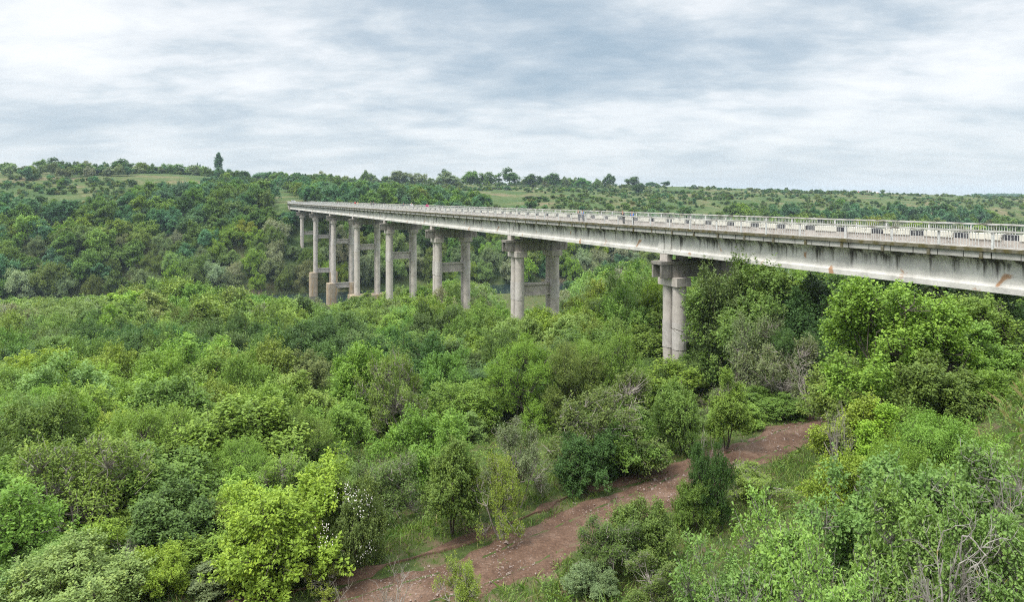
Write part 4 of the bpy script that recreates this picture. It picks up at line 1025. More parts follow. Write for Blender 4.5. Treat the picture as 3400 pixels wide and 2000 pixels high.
# ------------------------------------------------------------------ the woods
CLEAR = []                                          # (px, py, depth): spots of the photograph that stay open
for p in [(1250, 1940), (1400, 1900), (1600, 1880), (1700, 1930), (1800, 1820), (1900, 1760), (2000, 1720), (2100, 1660), (2200, 1640), (2450, 1530), (2550, 1480), (2630, 1455), (1500, 1950), (1850, 1870),
          (1450, 1790), (1560, 1750), (1750, 1740), (1900, 1650), (2200, 1590), (1800, 1710), (1600, 1800), (2000, 1660), (1400, 1750), (2560, 1410), (2450, 1430), (1750, 1980), (1880, 1930), (1990, 1990), (1600, 1980)]:
    CLEAR.append((*p, 45))
for y in range(690, 1190, 25): CLEAR += [(2205, y, 67), (2245, y, 67), (2290, min(y, 1100), 67)]
for y in range(680, 1030, 25): CLEAR += [(1690, y, 94), (1735, y, 94), (1790, min(y, 990), 94), (1845, y, 96)]
for px, y1, dp in [(1440, 945, 120), (1475, 945, 120), (1540, 945, 122), (1575, 940, 122), (1285, 975, 148), (1310, 975, 148), (1375, 955, 150), (1178, 975, 178), (1192, 975, 178), (1253, 965, 182), (1100, 1000, 208), (1112, 1000, 208), (1050, 980, 238), (1060, 980, 238), (1170, 900, 214), (1003, 800, 266), (1000, 780, 266)]:
    for y in range(690, y1, 25): CLEAR.append((px, y, dp))
for px in range(960, 3400, 40):
    u = px - 622
    CLEAR.append((px, 654 + .10 * u, 90000 / u)); CLEAR.append((px, 654 + .06 * u, 90000 / u))
CLEAR = np.array(CLEAR)
SILX = [-200, 0, 250, 380, 470, 560, 650, 760, 850, 930, 1000, 1100, 1200, 1300, 1380, 1480, 1600, 1660, 1740, 1830, 1900, 2000, 2100, 2200, 2300, 3600]
SILY = [v - 8 for v in [1000, 1000, 990, 985, 945, 930, 950, 958, 985, 1000, 990, 1008, 975, 970, 955, 935, 955, 1040, 1045, 1020, 950, 885, 870, 870, 850, 700]]
def fits(x, y, zg, H, W, sil=True):
    """the height a tree may have at this spot, or 0"""
    px = CX + F * x / y; hw = W / 2 / y * F * 1.12
    o = NX * x + NY * y
    zt = zg + H
    if o > 37.5 and y < 290: zt = min(zt, -5.6)
    if sil:
        lim = float(np.interp(px, SILX, SILY)) + rng.uniform(0, 14)
        zt = min(zt, -(lim - HY) / F * y)
    m = (np.abs(CLEAR[:, 0] - px) < hw * .95) & (CLEAR[:, 2] > y)
    for cx, cy, _ in CLEAR[m]:
        # the crown is about an ellipse: its top over this column
        k = math.sqrt(max(0, 1 - ((cx - px) / hw) ** 2))
        zz = -(cy + 24 - HY) / F * y                 # must stay below this
        zt = min(zt, zg + (zz - zg) / (.9 + .1 * k))
    return zt - zg
def scatter(n, sampler, space, have):
    """dart throwing with a spacing that depends on the place"""
    cell = {}
    for (x, y, r) in have: cell.setdefault((int(x // 12), int(y // 12)), []).append((x, y, r))
    res = []
    P = sampler(n)
    for x, y in P:
        r = space(x, y); ok = True
        ci, cj = int(x // 12), int(y // 12)
        for i in (-1, 0, 1):
            for j in (-1, 0, 1):
                for (a, b, q) in cell.get((ci + i, cj + j), ()):
                    if (a - x) ** 2 + (b - y) ** 2 < (max(r, q) if q > 0 else r) ** 2: ok = False; break
                if not ok: break
            if not ok: break
        if ok: res.append((x, y)); cell.setdefault((ci, cj), []).append((x, y, r))
    return res
def wood_sampler(n):
    Y = np.sqrt(rng.random(n) * (235 ** 2 - 19 ** 2) + 19 ** 2)
    X = (rng.random(n) * 1.62 - .81) * Y
    a = -.327 * X + .945 * Y
    r_ = .945 * X + .327 * Y
    ok = (a > 21) & (a < 203 + 28 * np.maximum(sm(-r_, 14, 42), sm(r_, 44, 68)))
    ok &= polydist(X, Y, ROAD1) > 2.7
    ok &= polydist(X, Y, ROAD2) > 1.5
    return list(zip(X[ok], Y[ok]))
cand = scatter(26000, wood_sampler, lambda x, y: min(2.3 + .021 * y, 6.2), [(a, b, c) for a, b, c in TAKEN])
cand.sort(key=lambda p: p[1])
print('wood candidates', len(cand))
def noise1(x, y, s, seed): return float(value_noise(np.array([x / s + 100]), np.array([y / s + 100]), seed)[0])
def pick_hue(x, y):
    q = noise1(x, y, 15, 31) * .72 + rng.random() * .28
    t = ['deep green', 'dull green', 'mid green', 'mid green', 'fresh green', 'fresh green', 'fresh green', 'pale green', 'yellow green']
    return t[min(len(t) - 1, max(0, int((q - .12) / .76 * len(t))))]
nk = sorted(k for k in NEAR if k[:4] in ('shru', 'upri', 'feat', 'thin'))
counts = {'leafy_shrub': 0, 'thicket_tree': 0, 'wood_tree': 0}
MASS = []
FORM = {'shru': 'rounded', 'upri': 'upright', 'feat': 'feathery', 'thin': 'sparse twiggy'}
def side_of(x, y):
    o = NX * x + NY * y
    return 'beyond the bridge' if o > 48 else 'under the bridge deck' if o > 39 else 'left of the bridge'
for x, y in cand:
    zg = hz(x, y)
    H = float(np.clip(2.9 + .042 * y, 3, 9.8)) * rng.uniform(.7, 1.3)
    W = float(np.clip(3.7 + .036 * y, 3.4, 10.)) * rng.uniform(.8, 1.35)
    if side_of(x, y) != 'left of the bridge' and y < 110: H *= 1.35; W *= 1.15
    if -.327 * x + .945 * y > 160:                  # the last rows before the river stand as tall as the skyline of the wood
        px_ = CX + F * x / y; tall = -(float(np.interp(px_, SILX, SILY)) - HY) / F * y - zg
        H = max(H, min(tall * rng.uniform(.93, 1.05), 13)); W = max(W, H * .75)
    h = fits(x, y, zg, H, W)
    if h < 1.3 or h < H * .22: continue
    if h < H: W *= max(.55, (h / H) ** .5); H = h
    hue = pick_hue(x, y)
    if y < 48:
        k = nk[rng.integers(len(nk))]
        if y < 36 and k[:4] == 'thin' and rng.random() < .4: k = nk[rng.integers(len(nk))]
        if counts['leafy_shrub'] < 290:
            counts['leafy_shrub'] += 1
            d = float(polydist(np.array([x]), np.array([y]), ROAD1)[0])
            pl = 'close to the dirt track' if d < 8 else 'in the thicket beyond the dirt track'
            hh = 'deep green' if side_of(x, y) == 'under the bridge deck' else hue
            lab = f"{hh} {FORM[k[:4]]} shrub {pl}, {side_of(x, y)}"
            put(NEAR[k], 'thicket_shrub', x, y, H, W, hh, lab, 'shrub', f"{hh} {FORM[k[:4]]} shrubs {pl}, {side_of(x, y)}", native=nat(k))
            continue
    if y < 135 and counts['wood_tree'] < 300:
        counts['wood_tree'] += 1
        i = rng.integers(len(MID)); fm = 'upright' if i >= 6 else 'rounded'
        pl = 'in the middle of the valley wood' if y < 85 else 'in the far part of the valley wood'
        lab = f"{hue} {fm} tree {pl}, {side_of(x, y)}"
        put(MID[i], 'wood_tree', x, y, H, W, hue, lab, 'tree', f"{hue} {fm} trees {pl}, {side_of(x, y)}", native=(7.2, 5.4) if i >= 6 else (6.5, 6.6))
    elif counts['thicket_tree'] < 300:
        counts['thicket_tree'] += 1
        wl = noise1(x, y, 22, 44) > .60
        i = rng.integers(len(WILL)) if wl else rng.integers(len(FARM))
        hue = ('silvery' if rng.random() < .3 else 'pale green') if wl else ('fresh green' if rng.random() < .5 else hue)
        fm = 'willow like' if wl else 'leafy'
        lab = f"{hue} {fm} tree near the river, {side_of(x, y)}"
        put(WILL[i] if wl else FARM[i], 'riverside_tree', x, y, H, W, hue, lab, 'tree', f"{hue} {fm} trees near the river, {side_of(x, y)}", native=(9, 9) if wl else (7.5, 7) if i < 6 else (9, 6))
    else: MASS.append((x, y, H, W, hue))
# lower bushes that close the thicket between the trees
def fill_sampler(n):
    Y = np.sqrt(rng.random(n) * (66 ** 2 - 19 ** 2) + 19 ** 2); X = (rng.random(n) * 1.62 - .81) * Y
    a = -.327 * X + .945 * Y
    ok = (a > 21) & (polydist(X, Y, ROAD1) > 2.4) & (polydist(X, Y, ROAD2) > 1.2) & ((a > 31) | (X < -4))
    return list(zip(X[ok], Y[ok]))
nf = 0
for x, y in sorted(scatter(9000, fill_sampler, lambda x, y: 1.75, []), key=lambda p: p[1]):
    H = rng.uniform(1.3, 2.9); W = H * rng.uniform(1.1, 1.7)
    if y > 48: H *= 1.2
    if noise1(x, y, 4.5, 57) < .34: continue          # hollows stay open
    h = fits(x, y, hz(x, y), H, W)
    if h < .8: continue
    H = min(h, H); hue = pick_hue(x, y); k = nk[rng.integers(len(nk))]
    if nf < 295:
        nf += 1
        sd = side_of(x, y)
        put(NEAR[k], 'low_bush', x, y, H, W, hue, f"low {hue} {FORM[k[:4]]} bush filling the thicket, {sd}", 'bush', f"low {hue} {FORM[k[:4]]} bushes, {sd}", native=nat(k))
    else: MASS.append((x, y, H, W, hue))
print(counts, nf, 'mass', len(MASS))

# ------------------------------------------------------------------ the far slope, the plateau and its scrub
def slope_sampler(n):
    r = rng.uniform(-420, 420, n); a = 262 + (rng.random(n) ** 1.25) * 290
    X = .945 * r - .327 * a; Y = .327 * r + .945 * a
    wv = (value_noise(r / 40, a / 40, 61) - .5) * 70
    amax = np.where(r < -15, 324 + (value_noise(r / 40, r * 0, 62) - .4) * 26 + 216 * sm(r, -62, -15), np.where(r < 40, 540, np.where(r < 95, 420, 297 + 14 * (r > 230) * (r < 420)))) + wv * np.where(r > 95, .15, np.where(r < -50, .2, .7))
    o = NX * X + NY * Y; s = DX * X + DY * Y
    ok = (a < amax) & (np.abs(X / Y) < .82)
    ok &= ~((np.abs(o - 44) < 7) & (s > 306)) & ~((np.abs(o - 44) < 5.5) & (s > 272))
    return list(zip(X[ok], Y[ok]))
cs = scatter(14000, slope_sampler, lambda x, y: 4.3 if y < 330 else 4.9, [])
cs.sort(key=lambda p: p[1])
n_s = 0
HILLMASS = []
for x, y in cs:
    zg = hz(x, y); a = -.327 * x + .945 * y; r = .945 * x + .327 * y
    up = sm(np.array([a]), 330, 420)[0]
    H = rng.uniform(6.5, 10.5) * (1 - .3 * up); W = H * rng.uniform(.85, 1.25)
    if a < 285: H *= 1.1
    o = NX * x + NY * y; s = DX * x + DY * y
    h = fits(x, y, zg, H, W, sil=False)
    if 36 < o < 52 and s < 306: h = min(h, -6.2 - zg)
    elif o > 30 and o < 39 and 270 < s < 325: h = min(h, -4.0 - zg)
    if h < 2: continue
    if h < H: W *= (h / H) ** .5; H = h
    q = noise1(x, y, 18, 71) * .6 + rng.random() * .4
    hue = ['dark bluish green', 'deep green', 'dark bluish green', 'mid green', 'mid green', 'dark bluish green', 'fresh green'][min(6, max(0, int((q - .15) / .7 * 7)))]
    wl = a < 287 and noise1(x, y, 17, 72) > .42
    if wl: hue = ['silvery', 'grey green', 'pale green', 'olive green'][rng.integers(4)] if rng.random() < .8 else 'yellow green'
    if n_s < 300:
        n_s += 1
        i = rng.integers(len(WILL)) if wl else rng.integers(len(FARM))
        fm = 'billowing' if wl else 'upright' if i >= 6 else 'rounded'
        pl = 'on the far river bank' if a < 288 else 'on the wooded far slope'
        put(WILL[i] if wl else FARM[i], 'slope_tree', x, y, H, W, hue, f"{hue} {fm} tree {pl}, {side_of(x, y)}", 'tree', f"{hue} {fm} trees {pl}, {side_of(x, y)}", native=(9, 9) if wl else (7.5, 7) if i < 6 else (9, 6))
    else: HILLMASS.append((x, y, H, W, hue))
print('slope trees', n_s, 'mass', len(HILLMASS))

# trees along the crest: explicit ones first
def crest(px, ytop, wpx, Y, mesh, nat_, hue, label, name='crest_tree'):
    X = xw(px, Y); z = hz(X, Y); H = max(1.5, -(ytop - HY) / F * Y - z); W = wpx / F * Y
    TAKEN.append((X, Y, W * .35))
    return put(mesh, name, X, Y, H, W, hue, label, 'tree', native=nat_, tilt=.03)
crest(725, 506, 27, 560, POP, (19, 5.2), 'dark bluish green', 'tall narrow dark poplar standing up from the left crest', 'poplar_tree')
for px, yt, w_ in [(655, 541, 8), (664, 545, 7), (683, 552, 9)]: crest(px, yt, w_, 900, POP, (19, 5.2), 'dark bluish green', {655: 'small distant poplar, tallest of three left of the tall poplar', 664: 'small distant poplar in the middle of three left of the tall poplar', 683: 'small distant poplar nearest to the tall poplar'}[px], 'poplar_tree')
for i, (px, yt, w_, Y, hue, t) in enumerate([(180, 524, 75, 470, 'deep green', 'round dark tree on the crest at the left end of the ridge'), (402, 528, 80, 470, 'deep green', 'flat topped dark tree on the left crest behind a pale thorn tree'),
    (384, 555, 44, 455, 'silvery', 'pale silvery thorn tree on the grassy left crest'), (458, 552, 44, 450, 'silvery', 'second pale silvery thorn tree on the left crest'),
    (90, 552, 95, 450, 'mid green', 'broad mid green tree clump at the left end of the ridge'), (270, 545, 110, 460, 'mid green', 'broad mid green tree between the two dark crest trees'), (330, 556, 90, 455, 'deep green', 'low dark tree on the crest beside the pale thorn tree'),
    (590, 545, 70, 480, 'mid green', 'mid green tree on the crest left of the tall poplar'), (640, 560, 60, 480, 'fresh green', 'fresh green tree on the crest just left of the tall poplar'), (545, 550, 30, 700, 'dark bluish green', 'small bluish far tree on the left crest'),
    (765, 562, 26, 700, 'dark bluish green', 'small bluish far tree right of the tall poplar'), (865, 572, 60, 620, 'dark bluish green', 'low dark tree row on the crest right of the tall poplar'),
    (1065, 568, 35, 560, 'silvery', 'grey thin topped tree on the crest behind the bridge end'), (1215, 565, 30, 560, 'mid green', 'small mid green tree on the crest above the bridge end'),
    (1330, 568, 70, 570, 'grey green', 'grey green tree on the crest above the walkers'), (1390, 575, 60, 570, 'silvery', 'silvery olive tree on the plateau crest'), (1490, 570, 80, 560, 'silvery', 'broad silvery olive tree on the plateau crest'), (1475, 562, 40, 600, 'deep green', 'dark tree behind the broad silvery olive tree'),
    (1560, 568, 60, 600, 'mid green', 'mid green tree at the start of the dark plateau wood'), (1620, 572, 60, 600, 'mid green', 'second mid green tree in the dark plateau wood'), (1690, 558, 80, 610, 'deep green', 'tallest dark round tree of the plateau wood'),
    (1770, 578, 75, 610, 'deep green', 'dark round tree right of the tallest plateau tree'), (1835, 577, 55, 620, 'deep green', 'dark tree at the right end of the plateau wood'), (1878, 586, 26, 620, 'grey green', 'thin grey tree standing alone right of the plateau wood'),
    (1935, 592, 60, 640, 'mid green', 'low mid green tree group right of the thin grey tree'), (2026, 577, 44, 640, 'deep green', 'round dark tree on a tall stem on the plateau crest'), (2095, 587, 50, 640, 'deep green', 'dark wind shaped tree on the plateau crest'),
    (2122, 608, 48, 560, 'deep green', 'round dark bush tree below the wind shaped tree'), (2155, 618, 34, 555, 'silvery', 'silvery bush beside the round dark bush tree'), (2160, 604, 42, 680, 'dark bluish green', 'bluish tree right of the wind shaped tree'), (2210, 602, 34, 690, 'dark bluish green', 'small pointed bluish tree on the plateau crest'),
    (1770, 662, 72, 430, 'deep green', 'big dark bush on the plateau edge behind the railing'), (1545, 670, 70, 430, 'fresh green', 'fresh green bush on the plateau edge behind the walkers'), (2650, 668, 44, 560, 'deep green', 'dark round bush alone on the open grassland'), (2640, 628, 26, 780, 'deep green', 'dark tree on the crest left of the farm'),
    (3075, 647, 18, 800, 'deep green', 'small round tree alone on the crest right of the farm'), (2780, 636, 46, 760, 'grey green', 'grey green tree clump left of the farm'), (2880, 640, 14, 772, 'deep green', 'small dark tree in front of the farm houses')]):
    crest(px, yt, w_, Y, HTREE[i % 4], (8, 7), hue, t)
def crest_sampler(n):
    r = rng.uniform(-330, 330, n); a = rng.uniform(440, 640, n)
    X = .945 * r - .327 * a; Y = .327 * r + .945 * a
    px = CX + F * X / Y
    den = np.where(r < 0, (a > 485) * (a < 575) * .9 + (a > 455) * .12, (a > 575) * (a < 640) * np.where(px < 2250, .75, .15)) * (value_noise(r / 25, a / 25, 81) > .36)
    ok = (np.abs(X / Y) < .8) & (rng.random(n) < den)
    ok &= ~((px > 780) & (px < 960) & (a > 470))
    return list(zip(X[ok], Y[ok]))
nc = 0
for x, y in scatter(2600, crest_sampler, lambda x, y: 5.5, TAKEN):
    if nc >= 190: break
    nc += 1
    px = CX + F * x / y
    hue = ['deep green', 'mid green', 'mid green', 'fresh green', 'grey green', 'silvery', 'dark bluish green'][rng.integers(7)]
    H = rng.uniform(3.5, 8.2); H = H * (.7 if px > 2000 else 1)
    if px < 800: H = rng.uniform(4.5, 8.5)
    pl = 'on the left crest of the valley' if px < 900 else 'along the plateau crest behind the bridge'
    put(HTREE[rng.integers(4)], 'crest_tree', x, y, H, H * rng.uniform(.8, 1.2), hue, f"{hue} tree among the others {pl}", 'tree', f"{hue} trees {pl}", native=(8, 7))
def scrub_sampler(n):
    px = rng.uniform(-60, 3480, n); t = (px - CX) / F
    a = rng.uniform(312, 760, n) ; Y = a / (.945 - .327 * t); X = t * Y
    r = .945 * X + .327 * Y
    c = value_noise(X / 38, Y / 38, 91) * .6 + value_noise(X / 11, Y / 11, 92) * .4
    thr = np.where(a < 345, .455, .495) - np.where(r < 0, .05, 0)
    ok = (c > thr) & (Y < 1100) & ~((r > -40) & (r < 80) & (a < 480))
    o = NX * X + NY * Y
    ok &= ~((np.abs(o - 44) < 8) & (a < 420))
    return list(zip(X[ok], Y[ok]))
sc_ = scatter(12000, scrub_sampler, lambda x, y: 2.3, TAKEN)
sc_.sort(key=lambda p: p[1]); ns = 0
for x, y in sc_:
    H = rng.uniform(.7, 2.7) * (1 + .6 * (rng.random() < .12)); W = H * rng.uniform(1.1, 1.7)
    hue = ['deep green', 'deep green', 'dull green', 'mid green', 'dark bluish green', 'grey green', 'olive green'][rng.integers(7)]
    big = H > 1.7
    if ns < 300 and (big or y < 430):
        ns += 1
        px = CX + F * x / y
        pl = 'on the grassy left hillside' if px < 900 else 'on the open grassland behind the bridge'
        put(HSHR[rng.integers(4)], 'scrub_bush', x, y, H, W, hue, f"{hue} low bush {pl}", 'bush', f"{hue} bushes {pl}", native=(2.6, 3.6))
    else: HILLMASS.append((x, y, H * .9, W, hue, 1))
print('scrub', ns, 'hill mass', len(HILLMASS))

# what nobody could count becomes one mass each
def raw(me):
    v = np.empty(len(me.vertices) * 3, np.float32); me.vertices.foreach_get('co', v)
    lt = np.empty(len(me.polygons), np.int32); me.polygons.foreach_get('loop_total', lt)
    lv = np.empty(len(me.loops), np.int32); me.loops.foreach_get('vertex_index', lv)
    mi = np.empty(len(me.polygons), np.int32); me.polygons.foreach_get('material_index', mi)
    va = np.empty(len(me.polygons), np.float32); me.attributes['var'].data.foreach_get('value', va)
    ls_ = np.concatenate([[0], np.cumsum(lt)[:-1]])
    m = lt == 4
    return v.reshape(-1, 3), lv[ls_[m][:, None] + np.arange(4)[None]], mi[m], va[m]
RAW = {}
def mass(name, items, protos, nats, extra=None):
    mb = MB()
    for it in items:
        x, y, H, W, hue = it[:5]
        pr, nt_ = (protos, nats) if len(it) == 5 else extra
        me = pr[rng.integers(len(pr))]
        if me.name not in RAW: RAW[me.name] = raw(me)
        v, f, mi, va = RAW[me.name]
        t = rng.random() * 6.283; c, s = math.cos(t), math.sin(t)
        q = np.stack([(v[:, 0] * c - v[:, 1] * s) * W / nt_[1], (v[:, 0] * s + v[:, 1] * c) * W / nt_[1], v[:, 2] * H / nt_[0]], 1) + np.array([x, y, hz(x, y) - .05])
        mb.v.append(q); mb.f.append(f + mb.n); mb.n += len(q); mb.m.append(mi); mb.a.append(va)
        mb.c.append(np.broadcast_to(np.array(jit(HUE[hue])), (len(f), 3)))
    return tag(link(name, mb.mesh(name, [LEAFT, BARK], var=True, col=True)), kind='stuff')
if MASS: mass('riverside_wood', MASS, FARM[:6], (7.5, 7))
if HILLMASS: mass('hillside_scrub', HILLMASS, HTREE, (8, 7), (HSHR, (2.6, 3.6)))
# the far blue wood on the right horizon
far = []
for _ in range(260):
    px = 3210 + rng.random() * 330; Y = rng.uniform(1500, 1700); far.append((xw(px, Y), Y, rng.uniform(8, 12) * min(1, (px - 3195) / 60 + .2), 14, 'dark bluish green'))
fm_ = mass('far_wood', far, HTREE, (8, 7))

# ------------------------------------------------------------------ grass, weeds, reeds
def blades(mb, X, Y, Z, h, w, col, lean=.35):
    n = len(X); an = rng.random(n) * 6.283
    U = np.stack([np.cos(an), np.sin(an), np.zeros(n)], 1)
    ln = np.stack([rng.normal(0, lean, n), rng.normal(0, lean, n), np.ones(n)], 1)
    B = np.stack([X, Y, Z], 1)
    mid = B + ln * (h * .55)[:, None]; tip = B + (ln * np.array([1.9, 1.9, .95])) * h[:, None]
    q = np.stack([B - U * w[:, None], B + U * w[:, None], mid + U * (w * .7)[:, None], tip, mid - U * (w * .7)[:, None]], 1)
    mb.add(q.reshape(-1, 3), (np.arange(n) * 5)[:, None] + np.arange(5)[None], 0, rng.random(n), col)
def tint(n, a, b, k=.25):
    t = rng.random((n, 1)); return (np.array(a) * (1 - t) + np.array(b) * t) * (1 + rng.normal(0, k, (n, 1))).clip(.5, 1.6)
mb = MB()
n = 230000
Y = np.sqrt(rng.random(n) * (56 ** 2 - 11 ** 2) + 11 ** 2); X = (rng.random(n) * 1.6 - .8) * Y
d = np.minimum(polydist(X, Y, ROAD1) - 1.3, polydist(X, Y, ROAD2) - .3)
d = d + (value_noise(X / .8, Y / .8, 47) - .5) * .8
patch = value_noise(X / 1.1, Y / 1.1, 41)
in_rut = (polydist(X, Y, ROAD2) < .5) & (polydist(X, Y, ROAD1) > 1.5)
dens = np.where(d < 0, 0, np.where(d < 3.5, 1, .35)) * np.where(patch > .3, 1, .4)
bank = sm(-np.hypot(X - 27, Y - 20), -14, -6)
ok = ((rng.random(n) < np.maximum(dens, bank)) & (d > -.12)) | (in_rut & (rng.random(n) < .45)) | ((polydist(X, Y, ROAD1) < .32) & (value_noise(X / 1.4, Y / 1.4, 49) > .56) & (rng.random(n) < .5))
X, Y, bank, patch, d = X[ok], Y[ok], bank[ok], patch[ok], d[ok]
n = len(X)
h = rng.uniform(.14, .42, n) * (1 + 1.2 * bank) * np.maximum(sm(d, -.4, .9), .28)
c = tint(n, (.12, .23, .04), (.23, .31, .07)); dry = (rng.random(n) < .12 + .35 * bank)
c[dry] = tint(int(dry.sum()), (.30, .25, .13), (.22, .22, .09))
blades(mb, X, Y, height(X, Y), h + .05, rng.uniform(.008, .018, n), c)
tag(link('grass', mb.mesh('grass', LEAFT, var=True, col=True)), kind='stuff')
print('grass', n)
mb = MB()
n = 9000
Y = np.sqrt(rng.random(n) * (60 ** 2 - 11 ** 2) + 11 ** 2); X = (rng.random(n) * 1.6 - .8) * Y
d = np.minimum(polydist(X, Y, ROAD1) - 1.4, polydist(X, Y, ROAD2) - .5)
ok = (d > .25) & ((rng.random(n) < .8) | (d > 3))
ok &= (value_noise(X / 2.3, Y / 2.3, 45) > .34) | (d > 4)
X, Y = X[ok], Y[ok]; n = len(X); Z = height(X, Y)
k = 22
hh = rng.uniform(.12, .5, n)
P = np.stack([X, Y, Z], 1)[:, None] + rng.normal(0, 1, (n, k, 3)) * np.array([.20, .20, 0]) + np.array([0, 0, 1.]) * (rng.random((n, k)) * hh[:, None])[..., None]
U = nz(rng.normal(0, 1, (n, k, 3)) * np.array([1, 1, .3])); Nn = nz(np.array([0, 0, 1.]) + rng.normal(0, .45, (n, k, 3))); Nn = nz(Nn - (Nn * U).sum(2, keepdims=True) * U)
c = np.repeat(tint(n, (.10, .20, .04), (.19, .29, .06), .2), k, 0)
leaves(mb, P.reshape(-1, 3), U.reshape(-1, 3), Nn.reshape(-1, 3), rng.uniform(.06, .13, n * k), rng.uniform(.035, .06, n * k), rng.random(n * k), col=c)
tag(link('undergrowth', mb.mesh('undergrowth', LEAFT, var=True, col=True)), kind='stuff')
mb = MB()
n = 30000
r = rng.uniform(-330, 420, n); a = np.where(rng.random(n) < .35, rng.uniform(202, 209, n), 258 + rng.random(n) * 5)
pt = value_noise(r / 14, a / 9, 51)
ok = (pt > .5) | ((np.abs(r - 30) < 34) & (a < 210)); r, a, pt = r[ok], a[ok], pt[ok]; n = len(r)
X = .945 * r - .327 * a; Y = .327 * r + .945 * a
ok = np.abs(X / Y) < .85; X, Y, r = X[ok], Y[ok], r[ok]; n = len(X)
c = tint(n, (.10, .15, .06), (.17, .20, .09), .2); dry = value_noise(r / 9, r * 0 + 2, 52) > .55
c[dry] = tint(int(dry.sum()), (.34, .28, .20), (.26, .22, .15), .2)
blades(mb, X, Y, np.maximum(height(X, Y), -35.9), rng.uniform(1.6, 2.9, n), rng.uniform(.03, .07, n), c, .12)
tag(link('reeds', mb.mesh('reeds', LEAFT, var=True, col=True)), kind='stuff')
# ------------------------------------------------------------------ camera, sky, light, haze
cam = bpy.data.cameras.new('camera'); co = bpy.data.objects.new('camera', cam); COL.objects.link(co)
co.location = (0, 0, 0); co.rotation_euler = (math.radians(90), 0, 0)
cam.sensor_width = 36; cam.lens = F / 3400 * 36; cam.shift_y = -(1000 - HY) / 3400
cam.clip_start = .1; cam.clip_end = 9000
sc.camera = co

SUN_EL, SUN_AZ = math.radians(60), math.radians(232)     # azimuth from +Y (north) clockwise: behind and left of the camera
w = bpy.data.worlds.new('World'); sc.world = w; w.use_nodes = True
nt = w.node_tree; nt.nodes.clear()
out = nt.nodes.new('ShaderNodeOutputWorld'); bg = nt.nodes.new('ShaderNodeBackground')
sky = nt.nodes.new('ShaderNodeTexSky'); sky.sky_type = 'NISHITA'; sky.sun_disc = False
sky.sun_elevation = SUN_EL; sky.sun_rotation = SUN_AZ
tc = N(nt, 'ShaderNodeTexCoord'); sep = N(nt, 'ShaderNodeSeparateXYZ'); L(nt, tc, 'Generated', sep, 0)
# project the view direction on a cloud deck
zc = N(nt, 'ShaderNodeMath', op='MAXIMUM'); L(nt, sep, 2, zc, 0); zc.inputs[1].default_value = 0.0
za = N(nt, 'ShaderNodeMath', op='ADD'); L(nt, zc, 0, za, 0); za.inputs[1].default_value = .20
dx = N(nt, 'ShaderNodeMath', op='DIVIDE'); L(nt, sep, 0, dx, 0); L(nt, za, 0, dx, 1)
dy = N(nt, 'ShaderNodeMath', op='DIVIDE'); L(nt, sep, 1, dy, 0); L(nt, za, 0, dy, 1)
cb = N(nt, 'ShaderNodeCombineXYZ'); L(nt, dx, 0, cb, 0); L(nt, dy, 0, cb, 1)
mp = N(nt, 'ShaderNodeMapping', Location=(3.1, 1.7, 0), Rotation=(0, 0, math.radians(14)), Scale=(.8, .95, 1)); L(nt, cb, 0, mp, 0)
n1 = N(nt, 'ShaderNodeTexNoise', Scale=.95, Detail=12, Roughness=.58, Distortion=.12); L(nt, mp, 0, n1, 0)
mp2 = N(nt, 'ShaderNodeMapping', Location=(9.1, 4.2, 0), Rotation=(0, 0, math.radians(24)), Scale=(.8, 1.25, 1)); L(nt, cb, 0, mp2, 0)
n2 = N(nt, 'ShaderNodeTexNoise', Scale=3.0, Detail=12, Roughness=.62, Distortion=.15); L(nt, mp2, 0, n2, 0)
mxn = N(nt, 'ShaderNodeMix'); mxn.data_type = 'FLOAT'; mxn.inputs[0].default_value = .42; L(nt, n1, 0, mxn, 2); L(nt, n2, 0, mxn, 3)
# one heavier bank of cloud to the right and a thinner place to the left
cur = (mxn, 0)
for (ax_, az_, wx, wz, am) in ((.15, .185, .30, .055, -.07), (-.20, .23, .30, .055, .025), (.26, .08, .25, .04, -.03), (-.35, .10, .3, .05, -.045)):
    u = N(nt, 'ShaderNodeMath', op='MULTIPLY_ADD'); L(nt, sep, 0, u, 0); u.inputs[1].default_value = 1 / wx; u.inputs[2].default_value = -ax_ / wx
    v = N(nt, 'ShaderNodeMath', op='MULTIPLY_ADD'); L(nt, sep, 2, v, 0); v.inputs[1].default_value = 1 / wz; v.inputs[2].default_value = -az_ / wz
    c2 = N(nt, 'ShaderNodeCombineXYZ'); L(nt, u, 0, c2, 0); L(nt, v, 0, c2, 1)
    ln = N(nt, 'ShaderNodeVectorMath', op='LENGTH'); L(nt, c2, 0, ln, 0)
    mr = N(nt, 'ShaderNodeMapRange'); mr.interpolation_type = 'SMOOTHERSTEP'; L(nt, ln, 1, mr, 0)
    for i, q in enumerate((0, 1.7, am, 0)): mr.inputs[i + 1].default_value = q
    ad = N(nt, 'ShaderNodeMath', op='ADD'); nt.links.new(cur[0].outputs[cur[1]], ad.inputs[0]); L(nt, mr, 0, ad, 1); cur = (ad, 0)
cr = ramp(nt, [(p_, tuple(v * SKYV for v in c_)) for p_, c_ in ((.33, (.35, .445, .53)), (.42, (.48, .555, .62)), (.48, (.62, .675, .715)), (.53, (.75, .78, .805)), (.60, (.86, .875, .885)), (.70, (.93, .935, .935)))])
nt.links.new(cur[0].outputs[cur[1]], cr.inputs[0])
# near the horizon the deck thickens to an even pale grey
hz_ = N(nt, 'ShaderNodeMapRange'); L(nt, sep, 2, hz_, 0)
for i, v in enumerate((.0, .16, .72, 0)): hz_.inputs[i + 1].default_value = v
mh = mix(nt, 'MIX', (hz_, 0), (cr, 0), (.62 * SKYV, .67 * SKYV, .72 * SKYV))
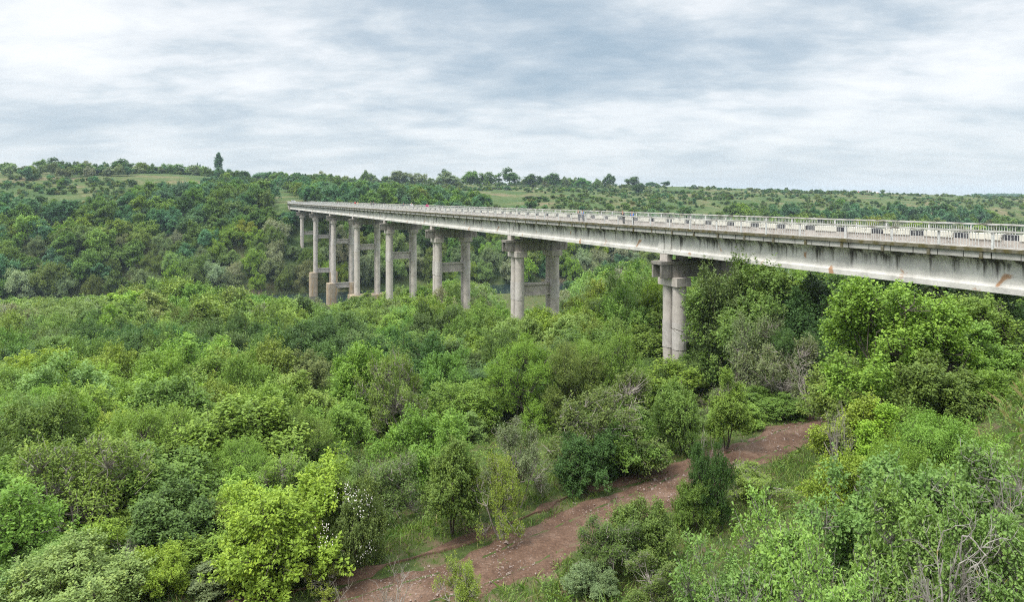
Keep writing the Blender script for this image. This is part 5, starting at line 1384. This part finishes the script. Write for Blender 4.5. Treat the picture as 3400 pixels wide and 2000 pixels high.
# an overcast sky is brighter overhead
ze = N(nt, 'ShaderNodeMapRange'); ze.interpolation_type = 'SMOOTHSTEP'; L(nt, sep, 2, ze, 0)
for i, v in enumerate((.28, .78, 1.0, ZEN)): ze.inputs[i + 1].default_value = v
mz = N(nt, 'ShaderNodeVectorMath', op='SCALE'); L(nt, mh, 2, mz, 0); L(nt, ze, 0, mz, 3)
ns = N(nt, 'ShaderNodeVectorMath', op='SCALE'); L(nt, sky, 0, ns, 0); ns.inputs[3].default_value = .08
ms = mix(nt, 'MIX', .90, (ns, 0), (mz, 0))
L(nt, ms, 2, bg, 0); bg.inputs[1].default_value = SKY
L(nt, bg, 0, out, 0)

sun = bpy.data.lights.new('sun', 'SUN'); so = bpy.data.objects.new('sun', sun); COL.objects.link(so)
sun.energy = 1.5; sun.angle = math.radians(12); sun.color = (1, .965, .91)
sd = Vector((math.sin(SUN_AZ) * math.cos(SUN_EL), math.cos(SUN_AZ) * math.cos(SUN_EL), math.sin(SUN_EL)))
so.rotation_euler = sd.to_track_quat('Z', 'Y').to_euler(); so.location = (-20, -30, 60)

if HAZE:
    mb = MB(); mb.box(-3400, 3400, -200, 3600, -60, 48)
    m, nt, out = new_mat('haze_air')
    pv = N(nt, 'ShaderNodeVolumePrincipled'); pv.inputs['Color'].default_value = (.72, .88, 1.0, 1)
    pv.inputs['Density'].default_value = HAZE; pv.inputs['Anisotropy'].default_value = .2
    nt.links.new(pv.outputs[0], out.inputs['Volume'])
    tag(link('haze', mb.mesh('haze', m)), kind='stuff')

sc.view_settings.view_transform = 'Standard'; sc.view_settings.look = 'None'
sc.view_settings.exposure = EXPO; sc.view_settings.gamma = 1
sc.view_settings.use_curve_mapping = False
sc.cycles.use_denoising = False; sc.cycles.filter_width = 1.1
sc.cycles.max_bounces = 6; sc.cycles.diffuse_bounces = 2; sc.cycles.glossy_bounces = 2
sc.cycles.transmission_bounces = 4; sc.cycles.transparent_max_bounces = 4; sc.cycles.volume_bounces = 0
sc.cycles.caustics_reflective = False; sc.cycles.caustics_refractive = False
